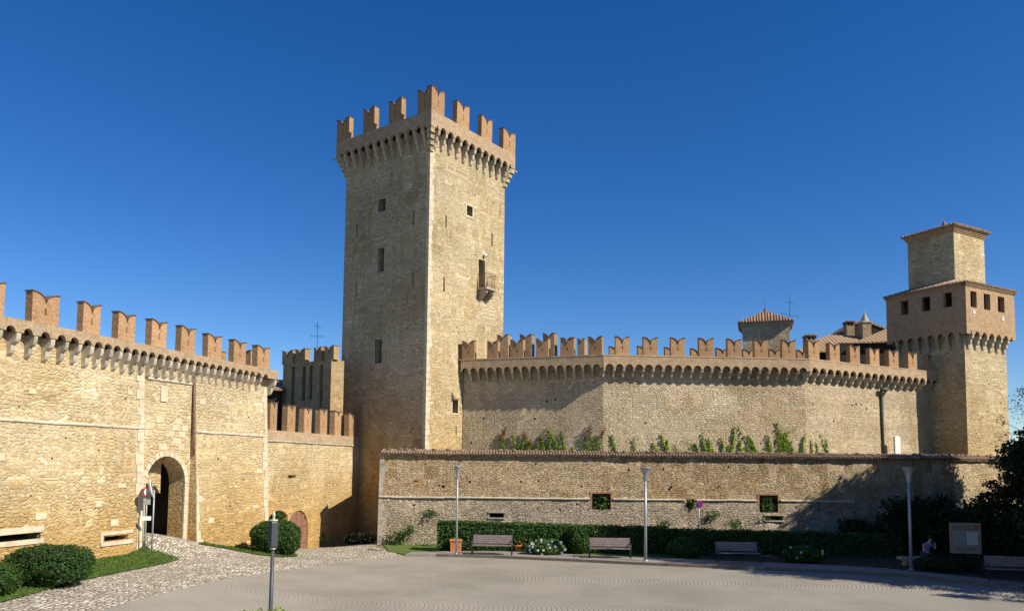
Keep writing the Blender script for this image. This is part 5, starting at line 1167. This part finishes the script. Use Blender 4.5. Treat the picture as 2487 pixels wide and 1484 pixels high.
# vines climbing at the foot of the rampart
def vine(label, fr, stems, mat2=None, d=.10, dens=95, size=.052):
    """stems: list of (x_base, x_top, y_top, width)"""
    mb = MB(); sm = MB(); s00 = SXY(fr, stems[0][0], 1090, d)
    for (xb, xt, yt, wd) in stems:
        sb = SXY(fr, xb, 1092, d); stp, ztp_ = fr.hit(xt, yt, d); zb_ = 4.6; N = 9; pts = []
        for k in range(N+1): t = k/N; pts.append((sb+(stp-sb)*t**1.1+.05*math.sin(t*7+xb), zb_+(ztp_-zb_)*t))
        sm.tube([fr.p(a, z_, d-.03) for a, z_ in pts], .012, 4)
        for (a, z_), k in zip(pts, range(N+1)):
            w_ = wd/41*(1-.88*(k/N)**.6)*1.05; m_ = int(dens*.62*(1-.75*k/N))
            P = [fr.p(a+RNG.normal(0, w_*.45), z_+RNG.normal(0, .07), d+abs(RNG.normal(0, .05))) for _ in range(m_)]
            leaves(mb, P, size, (1 if (mat2 and k > N*.72) else 0), normals=np.tile((fr.n.x, fr.n.y, .3), (m_, 1)))
    T = thing('climbing_vine', label, 'vine', fr.p(s00, 4.55, d), 'vines at the foot of the rampart'); mb.build('leaves', [M['vine'], M['redvine']], T); sm.build('stem', M['bark'], T)
vine('slim vine nearest the keep on the shaded section', R1, [(1222, 1222, 1048, 12), (1220, 1226, 1040, 5)], True)
vine('two leaning vine shoots right of the vine nearest the keep', R1, [(1268, 1247, 1053, 14), (1272, 1270, 1058, 9)])
vine('low bushy vine with reddish tips in the middle of the shaded section', R1, [(1292, 1275, 1050, 14), (1302, 1310, 1066, 14), (1285, 1290, 1070, 16)], True)
vine('pair of vine fans leaning left on the shaded section', R1, [(1332, 1316, 1060, 13), (1362, 1335, 1040, 17), (1378, 1362, 1048, 12), (1345, 1330, 1055, 12)])
vine('tall bright vine with red top close to the rampart corner', R1, [(1438, 1436, 1030, 24), (1420, 1426, 1045, 16), (1452, 1466, 1040, 12)], True, dens=75)
vine('single thin vine just right of the rampart corner', R2, [(1494, 1488, 1056, 10)])
vine('small pale vine second from the rampart corner on the sunny section', R2, [(1538, 1541, 1062, 13)], dens=40)
vine('arching vine between the second and third merlons, sunny section', R2, [(1628, 1604, 1056, 12), (1620, 1622, 1070, 16), (1600, 1588, 1078, 10)])
vine('vine leaning left below the middle of the sunny section', R2, [(1722, 1704, 1054, 12), (1735, 1718, 1066, 14), (1700, 1690, 1078, 10)])
vine('thin upright vine shoot at the middle of the sunny section', R2, [(1770, 1787, 1038, 9), (1756, 1752, 1066, 9)])
vine('diagonal vine left of the biggest vine', R2, [(1852, 1796, 1042, 12), (1838, 1822, 1060, 15), (1803, 1798, 1070, 8)])
vine('biggest bright green vine spreading across two metres of the rampart', R2, [(1905, 1885, 1028, 26), (1925, 1888, 1036, 26), (1938, 1905, 1055, 22), (1880, 1862, 1056, 12), (1890, 1915, 1048, 14), (1948, 1952, 1058, 7)], dens=90)
vine('small vine right of the biggest vine, at the seam', R3, [(1975, 1968, 1068, 10), (1982, 1984, 1074, 9)], dens=35)
vine('last vine on the right, leaning left', R3, [(2018, 1992, 1056, 11), (2012, 2006, 1070, 9)], dens=45)
vine('low trailing growth along the coping between the arching and the leaning vine', R2, [(1650, 1640, 1080, 26), (1672, 1678, 1082, 24), (1690, 1688, 1080, 20)], dens=30, size=.045)
vine('low trailing growth under the biggest vine and its neighbours', R2, [(1770, 1772, 1080, 26), (1815, 1818, 1078, 30), (1865, 1868, 1078, 30), (1900, 1900, 1076, 30)], dens=38, size=.06)
vine('low dark growth along the coping of the shaded section', R1, [(1255, 1258, 1080, 22), (1312, 1312, 1078, 26), (1350, 1352, 1078, 26), (1395, 1392, 1082, 18)], dens=30, size=.06)
# plants growing on and under the outer wall
def weed(label, px, py, Y, w, h, n, mat='weed', size=.06, z=None, dr=.15, name='wall_plant', lean=0.0):
    c = at_y(px, py, Y); mb = MB(); P = np.stack([c.x+RNG.normal(0, w/2.4, n), Y+RNG.normal(0, dr, n), c.z+RNG.uniform(0, 1, n)*h], 1); P[:, 0] += (P[:, 2]-c.z)*lean + np.sin(P[:, 2]*9)*.05
    leaves(mb, P, size); mb.build(name, M[mat], origin=(c.x, Y, c.z), tagd=(label, 'plant', 'plants on the outer wall'), uv=False)
yf = lambda z: 42-dl(z)-.08
weed('dark tuft sprouting from the wall above the hedge end, left of the first lamp', 1045, 1252, yf(1.6), .35, .35, 130)
weed('leafy weed climbing the wall foot at its left end', 955, 1330, 41.35, .75, .9, 420, lean=.35)
weed('sloping green weed on the wall above the left wall foot', 985, 1300, 41.45, .35, .55, 260, lean=.5)
weed('small weeds along the wall foot left of the hedge', 1035, 1335, 41.2, .9, .35, 260)
weed('green growth inside the first square window of the outer wall', 1463, 1235, 42.0, .62, .66, 520, 'weed', .07, dr=.1)
weed('pale green growth filling the small opening in the outer wall', 1677, 1232, 41.86, .26, .40, 160, 'weed', .07, dr=.08)
weed('green growth inside the square window nearest the tree shadow', 1867, 1242, 42.0, .62, .72, 520, 'weed', .07, dr=.1)
weed('grey-green tuft hanging right of the no-parking sign', 1738, 1252, yf(1.5), .4, .3, 150, size=.05)
weed('bushy weed leaning on the wall right of the no-parking sign', 1722, 1262, yf(1.2), .3, .25, 110, size=.05)
weed('leafy shoots standing above the hedge, left of the no-parking sign', 1615, 1280, 41.0, .5, .35, 160)
weed('green tuft above the hedge between sign and right window', 1785, 1285, 41.0, .4, .5, 180)
weed('thin mossy tuft beside the lower right loophole', 1850, 1262, yf(1.4), .6, .15, 110, size=.04)
# flowers in the passage
p = gh(870, 1312); bush('flower_bush', 'pink and white flowers low in the passage by the keep', 'bush', -8.6, 45.3, 2.3, .6, .7, M['weed'], 900, 2.0, .07, flowers=34, fl='pinkpetal', z0=g(-8.6, 45.3))
weed('green weed at the end of the curtain wall by the shadow edge', 780, 1326, FS.p(SXY(FS, 781, 1320), 0, .3)[1], .25, .7, 160)
# ------------------------------------------------------------------ street furniture
def lamp_proto():
    T = thing('street_lamp', '', 'street lamp', (0, 0, 0), 'street lamps along the pavement')
    q = MB(); q.tube([(0, 0, 0), (0, 0, 3.72)], [.068, .052], 12); q.build('pole', M['steel'], T)
    q = MB(); q.lathe([(.0, 0), (.11, 0), (.11, .02), (.075, .06)], (0, 0, 0), 12); q.build('base', M['steel'], T)
    q = MB(); q.lathe([(.052, 3.62), (.085, 3.66), (.095, 3.86), (.24, 4.22), (.26, 4.235), (.24, 4.237)], (0, 0, 0), 20); hd = q.build('head', M['steel'], T)
    q = MB(); q.lathe([(.26, 4.24), (.265, 4.255), (0, 4.27)], (0, 0, 0), 20); q.lathe([(0, 4.235), (.26, 4.24)], (0, 0, 0), 20); q.build('cover', M['steel'], hd)
    return T
LP = lamp_proto(); first = True
for px, pyb, pyt, lb, sx in [(1108.5, 1343, 1130, 'leftmost grey street lamp, in front of the terracotta planter', .72), (1568, 1361, 1133, 'middle grey street lamp with flared head, fully in the sun', 1.0), (2213, 1382, 1133, 'rightmost street lamp, dark in the tree shade', 1.0)]:
    P = at_z(px, pyb, .11); H = at_y(px, pyt, P.y).z-.11
    if first: T = LP; T.location = P; T['label'] = lb; T.scale = (sx, sx, H/4.27); first = False
    else: T = dup(LP, P, label=lb, scale=(sx, sx, H/4.27))
def bench_proto():
    T = thing('park_bench', '', 'bench', (0, 0, 0), 'benches along the pavement'); W = 1.82
    q = MB()
    for k in range(4): q.box(-W/2, W/2, -.30+k*.115, -.20+k*.115, .42, .455)
    q.build('seat', M['bench'], T); q = MB()
    for k in range(4):
        z = .50+k*.098; y = .16+(z-.45)*.28; q.hexa([(-W/2, y, z), (W/2, y, z), (W/2, y+.03, z), (-W/2, y+.03, z), (-W/2, y+.022, z+.088), (W/2, y+.022, z+.088), (W/2, y+.052, z+.088), (-W/2, y+.052, z+.088)])
    q.build('backrest', M['bench'], T)
    for sx in (-1, 1):
        q = MB(); x = sx*(W/2+.02)
        q.tube([(x, -.30, 0), (x, -.29, .62), (x, .2, .64)], .026, 7); q.tube([(x, .28, 0), (x, .17, .42), (x, .33, .90)], .026, 7); q.tube([(x, -.30, .40), (x, .2, .40)], .024, 6); q.build('leg', M['iron'], T)
    return T
BP = bench_proto(); first = True
for px, py, rz, lb, w_ in [(1195, 1345, -.05, 'leftmost bench, in sun before the first hedge', 96), (1481, 1353, -.05, 'second bench, sunlit, left of the middle street lamp', 98), (1792, 1365, -.03, 'third bench in tree shade with one patch of sun', 94), (2462, 1408, -.25, 'dark bench cut off by the right edge', 96)]:
    P = at_z(px, py, .11)
    if first: BP.location = P; BP.rotation_euler = (0, 0, rz); BP['label'] = lb; first = False
    else: dup(BP, P, rz, lb)
# planter
P = at_z(1106, 1341, .05); T = thing('planter', 'square terracotta-orange planter behind the leftmost street lamp', 'planter', (P.x, P.y+.3, .03)); q = MB()
x, y, wq, hq = P.x, P.y+.3, .26, .60
q.hexa([(x-wq*.92, y-wq*.92, .03), (x+wq*.92, y-wq*.92, .03), (x+wq*.92, y+wq*.92, .03), (x-wq*.92, y+wq*.92, .03), (x-wq, y-wq, hq), (x+wq, y-wq, hq), (x+wq, y+wq, hq), (x-wq, y+wq, hq)]); q.build('pot', M['terra'], T)
q = MB(); q.box(x-wq-.03, x+wq+.03, y-wq-.03, y+wq+.03, hq+.002, hq+.06); q.build('rim', M['terra'], T)
P = at_z(1258, 1340, .05); T = thing('flower_pot', 'small round terracotta pot with dry plant beside the leftmost bench', 'flower pot', (P.x, P.y+.3, .03)); q = MB(); q.lathe([(0, 0), (.14, 0), (.2, .3), (.22, .3), (.22, .35), (.17, .35), (.16, .28), (0, .28)], (P.x, P.y+.3, .03), 14); q.build('pot', M['terra'], T)
q = MB(); PP = np.stack([P.x+.15+RNG.normal(0, .22, 90), P.y+.3+RNG.normal(0, .1, 90), .45+RNG.uniform(-.05, .25, 90)], 1); leaves(q, PP, .06); q.build('plant', M['redvine'], T)
# no-parking sign
def disc(mb, c, r, n_, th, mi=0, seg=24, r0=0.0):
    n_ = Vector(n_).normalized(); x = n_.cross(Vector((0, 0, 1))).normalized(); y = x.cross(n_); c = Vector(c)
    for k in range(seg):
        a0, a1 = 2*math.pi*k/seg, 2*math.pi*(k+1)/seg; f = lambda a, r, t: c+x*math.cos(a)*r+y*math.sin(a)*r+n_*t
        mb.add([f(a0, r0, th), f(a0, r, th), f(a1, r, th), f(a1, r0, th), f(a0, r, 0), f(a1, r, 0), f(a0, r0, 0), f(a1, r0, 0)], [(0, 1, 2, 3), (1, 4, 5, 2), (4, 6, 7, 5)], mi)
P = at_y(1698, 1223, 40.3); T = thing('no_parking_sign', 'round blue and red no-parking sign on a thin pole above the hedge', 'road sign', (P.x, P.y, 0))
q = MB(); q.tube([(P.x, P.y+.04, 0), (P.x, P.y+.04, P.z+.2)], .025, 7); q.build('pole', M['steel'], T); q = MB(); disc(q, P, .20, (0, -1, 0), .012, 0); disc(q, P+Vector((0, -.014, 0)), .155, (0, -1, 0), .006, 1)
a_ = Vector((1, 0, -1)).normalized(); b_ = Vector((1, 0, 1)).normalized(); c_ = P+Vector((0, -.024, 0)); q.add([c_+a_*.15+b_*.02, c_+a_*.15-b_*.02, c_-a_*.15-b_*.02, c_-a_*.15+b_*.02], [(0, 1, 2, 3)], 0); q.build('plate', [M['redp'], M['bluep']], T)
# traffic signs and mirror by the gate
P = gh(351, 1336, .03); lx, ly = P.x, P.y
s_w = (Vector((lx, ly))-FL.o).dot(FL.n); print('sign stands off wall', s_w, P)
T = thing('gate_sign_post', 'twin-pole post with round sign and traffic mirror beside the gate', 'road sign', P)
q = MB(); q.tube([P, P+Vector((0, 0, 2.45))], .03, 7); q.build('pole', M['steel'], T)
P_ = Vector((P.x+.22, P.y+.12, g(P.x+.22, P.y+.12))); q = MB(); q.tube([P_, P_+Vector((0, 0, 2.3))], .03, 7); q.build('pole', M['steel'], T)
sg = at_y(356, 1193, P.y); nn = Vector((.75, -1.0, 0)).normalized(); q = MB(); disc(q, sg+nn*.03, .20, (.9, -.35, 0), .015, 0); disc(q, sg+nn*.03+Vector((.9, -.35, 0)).normalized()*.017, .14, (.9, -.35, 0), .004, 1); q.build('round_plate', [M['redp'], M['whitep']], T)
mr_ = at_y(368, 1186, P.y+.12); mn = Vector((.93, .35, .22)).normalized(); q = MB()
for k in range(4):
    r0, r1 = .34*k/4, .34*(k+1)/4; x_ = mn.cross(Vector((0, 0, 1))).normalized(); y_ = x_.cross(mn)
    for i in range(24):
        a0, a1 = 2*math.pi*i/24, 2*math.pi*(i+1)/24; f = lambda a, r: mr_+x_*math.cos(a)*r+y_*math.sin(a)*r-mn*(.11*(1-(r/.34)**2)); q.add([f(a0, r0), f(a1, r0), f(a1, r1), f(a0, r1)], [(0, 1, 2, 3)], 0, True)
disc(q, mr_, .36, mn, .03, 1, r0=.30); q.build('mirror', [M['mirror'], M['whitep']], T)
for z_, hh, mt in ((1.75, .42, 'redp'), (1.15, .16, 'whitep')):
    c = P+nn*.035; xx = Vector((1, .3, 0)).normalized(); q = MB(); w_ = .13 if hh > .3 else .17; mq_ = Vector((0, 0, 1))
    q.prism([c+xx*-w_+mq_*z_, c+xx*w_+mq_*z_, c+xx*w_+mq_*(z_+hh), c+xx*-w_+mq_*(z_+hh)], nn*.012, 0); q.build('small_plate', M['papergrey'] if mt == 'redp' else M['whitep'], T, recalc=True)
# notice board
c0_ = at_z(2310, 1384, .1); Yb = 34.0; P0 = at_y(2309, 1271, Yb); P1 = at_y(2379, 1275, Yb-.25); z0 = at_y(2309, 1338, Yb).z; z1 = P0.z
NBF = Fr((P0.x, P0.y), (P1.x-P0.x, P1.y-P0.y)); wb_ = (P1-P0).to_2d().length
T = thing('notice_board', 'wooden framed notice board with map and white sheet before the dark shrubs', 'notice board', NBF.p(wb_/2, 0, 0)); q = MB()
q.fbox(NBF, 0, wb_, z0, z1, -.06, 0); q.build('panel', M['board'], T); q = MB()
for a, b, c_, d__ in ((-.04, wb_+.04, z1, z1+.06), (-.04, wb_+.04, z0-.06, z0), (-.04, 0, z0, z1), (wb_, wb_+.04, z0, z1), (0, wb_, z1-.27, z1-.23)): q.fbox(NBF, a, b, c_, d__, -.08, .025)
q.build('frame', M['board'], T)
for a in (.02, wb_-.08): q = MB(); q.fbox(NBF, a, a+.06, 0, z0-.06, -.05, .01); q.build('post', M['bark'], T)
q = MB(); q.fbox(NBF, .54*wb_, .93*wb_, z0+.32, z1-.32, 0, .008); q.build('white_sheet', M['paper'], T)
q = MB(); q.fbox(NBF, .06*wb_, .48*wb_, z0+.30, z1-.30, 0, .008); q.build('map_sheet', M['papergrey'], T)
q = MB(); q.fbox(NBF, .80*wb_, .97*wb_, z1-.22, z1-.02, 0, .008); q.build('red_emblem', M['redpaint'], T)
q = MB()
for k in range(3): q.fbox(NBF, .05*wb_, (.72-.1*(k % 2))*wb_, z1-.09-.065*k, z1-.06-.065*k, 0, .006)
for k in range(3): q.fbox(NBF, .18*wb_, .85*wb_, z0+.06+.06*k, z0+.085+.06*k, 0, .006)
q.build('text_lines', M['textink'], T)
# stone seat with seated person
Ys = 34.4; pc = at_y(2247, 1350, Ys); T = thing('stone_bench', 'low stone bench under the trees by the rightmost street lamp', 'bench', (pc.x-.25, Ys, .1)); q = MB(); q.box(pc.x-1.15, pc.x+.55, Ys-.22, Ys+.22, .36, .47); q.build('seat', M['corbel'], T)
for xx in (-.95, .25): q = MB(); q.box(pc.x+xx, pc.x+xx+.25, Ys-.17, Ys+.17, .1, .358); q.build('support', M['corbel'], T)
def skin_obj(name, chains, mat, parent, origin, sub=2):
    """chains: list of lists of (point, radius); the first vertex of chain 0 is the root; later chains start at an existing point index"""
    vs = []; es = []; rs = []
    for start, ch in chains:
        prev = start
        for p, r in ch:
            vs.append(Vector(p)-origin); rs.append(r); i = len(vs)-1
            if prev is not None: es.append((prev, i))
            prev = i
    me = bpy.data.meshes.new(name); me.from_pydata(vs, es, []); o = bpy.data.objects.new(name, me); C.objects.link(o); o.parent = parent
    o.location = origin-wloc(parent)
    m1 = o.modifiers.new('Skin', 'SKIN'); 
    for i, r in enumerate(rs): me.skin_vertices[0].data[i].radius = (r, r)
    me.skin_vertices[0].data[0].use_root = True; m2 = o.modifiers.new('Sub', 'SUBSURF'); m2.levels = sub; m2.render_levels = sub; me.materials.append(mat); m1.use_smooth_shade = True
    return o
px_, py_, pz_ = pc.x, Ys, .58
T = thing('person', 'person in a blue shirt sitting hunched on the shaded stone bench', 'person', (px_, py_, .11)); O = Vector((px_, py_, .11))
V3 = lambda x, y, z: (px_+x, py_+y, z)
body = [(None, [(V3(0, 0, .57), .13), (V3(.02, -.02, .72), .125), (V3(.06, -.06, .90), .13), (V3(.10, -.10, 1.03), .11), (V3(.12, -.13, 1.12), .05), (V3(.145, -.17, 1.20), .072), (V3(.155, -.18, 1.27), .088), (V3(.155, -.17, 1.34), .06)])]
body.append((3, [(V3(-.08, -.09, 1.02), .06), (V3(-.16, -.16, .80), .042), (V3(-.04, -.33, .70), .032), (V3(.02, -.38, .69), .022)]))
body.append((3, [(V3(.27, -.08, 1.02), .06), (V3(.36, -.18, .84), .042), (V3(.30, -.30, 1.04), .032), (V3(.27, -.31, 1.12), .024)]))
body.append((0, [(V3(-.10, -.05, .56), .09), (V3(-.14, -.42, .57), .068), (V3(-.13, -.44, .30), .05), (V3(-.12, -.43, .16), .035), (V3(-.13, -.56, .14), .03)]))
body.append((0, [(V3(.11, -.05, .56), .09), (V3(.15, -.42, .57), .068), (V3(.16, -.44, .30), .05), (V3(.16, -.43, .16), .035), (V3(.17, -.56, .14), .03)]))
skin_obj('body', body, M['skin'], T, O)
sh = [(None, [(V3(0, 0, .56), .15), (V3(.02, -.02, .72), .15), (V3(.06, -.06, .90), .155), (V3(.10, -.10, 1.04), .125), (V3(.115, -.12, 1.09), .07)])]
sh.append((3, [(V3(-.08, -.09, 1.02), .078), (V3(-.13, -.13, .88), .06)])); sh.append((3, [(V3(.27, -.08, 1.02), .078), (V3(.33, -.14, .90), .06)])); skin_obj('shirt', sh, M['blue'], T, O)
tr = [(None, [(V3(0, -.01, .56), .145)]), (0, [(V3(-.10, -.06, .565), .108), (V3(-.14, -.42, .575), .085), (V3(-.13, -.44, .30), .066), (V3(-.12, -.43, .19), .055)]), (0, [(V3(.11, -.06, .565), .108), (V3(.15, -.42, .575), .085), (V3(.16, -.44, .30), .066), (V3(.16, -.43, .19), .055)])]
skin_obj('trousers', tr, M['denim'], T, O)
hr = MB(); blob(hr, (px_+.15, py_-.155, 1.315), (.105, .115, .105), 2, 0, 14, 8, .05); hr.build('hair', M['hair'], T)
# fingers of the raised hand and face, small
fg = MB()
for k in range(4): a = -.03+.02*k; fg.tube([V3(.27+a*.4, -.325+a, 1.12), V3(.262+a*.4, -.30+a, 1.165+.006*(k in (1, 2))), V3(.245+a*.4, -.285+a, 1.185)], [.009, .0085, .007], 6)
fg.tube([V3(.255, -.30, 1.10), V3(.235, -.29, 1.13), V3(.225, -.285, 1.155)], [.011, .009, .008], 6); fg.build('raised_hand_fingers', M['skin'], T)
fc = MB(); blob(fc, V3(.165, -.262, 1.262), (.016, .02, .022), 2, 0, 8, 6, 0); fc.build('nose', M['skin'], T)
# near lantern post
P = at_y(665, 1250, 15.0); T = thing('lantern_post', 'dark slim post with boxy lantern and pale finial in the near foreground', 'lamp post', (P.x-.02, 15.0, g(P.x, 15)))
zb0 = at_y(664, 1331, 15).z; zb1 = at_y(664, 1264, 15).z; cx = P.x; q = MB(); q.tube([(cx-.01, 15, g(cx, 15)-.05), (cx, 15, zb0)], [.042, .036], 10); q.build('pole', M['lampdark'], T)
q = MB(); a_ = .078; 
for k, (r0, z_) in enumerate(((a_*.8, zb0), (a_, zb0+.06))): pass
hexr = lambda r, z_: [(cx+r*math.cos(math.pi/6+math.pi/3*k), 15+r*math.sin(math.pi/6+math.pi/3*k), z_) for k in range(6)]
rings = [hexr(.07, zb0+.02), hexr(.092, zb0+.05), hexr(.092, zb1-.03), hexr(.075, zb1)]
for r0, r1 in zip(rings, rings[1:]): q.add(r0+r1, [(k, (k+1) % 6, 6+(k+1) % 6, 6+k) for k in range(6)])
q.add(rings[0], [(5, 4, 3, 2, 1, 0)]); q.add(rings[-1], [(0, 1, 2, 3, 4, 5)]); q.build('lantern_box', M['lampdark'], T)
q = MB(); q.lathe([(0, 0), (.08, 0), (.085, .015), (.08, .03), (0, .03)], (cx, 15, zb1+.002), 14); q.lathe([(0, -.02), (.06, -.018), (.06, 0), (0, .015)], (cx, 15, zb0+.01), 14); q.build('ring', M['brass'], T)
q = MB(); q.lathe([(.022, .03), (.026, .09), (.034, .1), (.03, .13), (.018, .17), (0, .19)], (cx, 15, zb1), 12); q.build('finial', M['brass'], T)
# flowering shrub at the bottom edge
p = at_y(642, 1486, 14.6); q = MB(); P = np.stack([p.x+RNG.normal(0, .26, 1500), 14.6+RNG.normal(0, .22, 1500), p.z-RNG.uniform(0, 1.5, 1500)+.03], 1); leaves(q, P, .035)
T = thing('flower_shrub', 'yellow-green flowering shrub top peeking in beside the lantern post', 'shrub', (p.x, 14.6, g(p.x, 14.6))); q.build('foliage', M['vine'], T)
q = MB(); q.tube([(p.x, 14.6, g(p.x, 14.6)-.02), (p.x+.05, 14.6, p.z-.4)], .03, 6); q.build('stem', M['bark'], T)
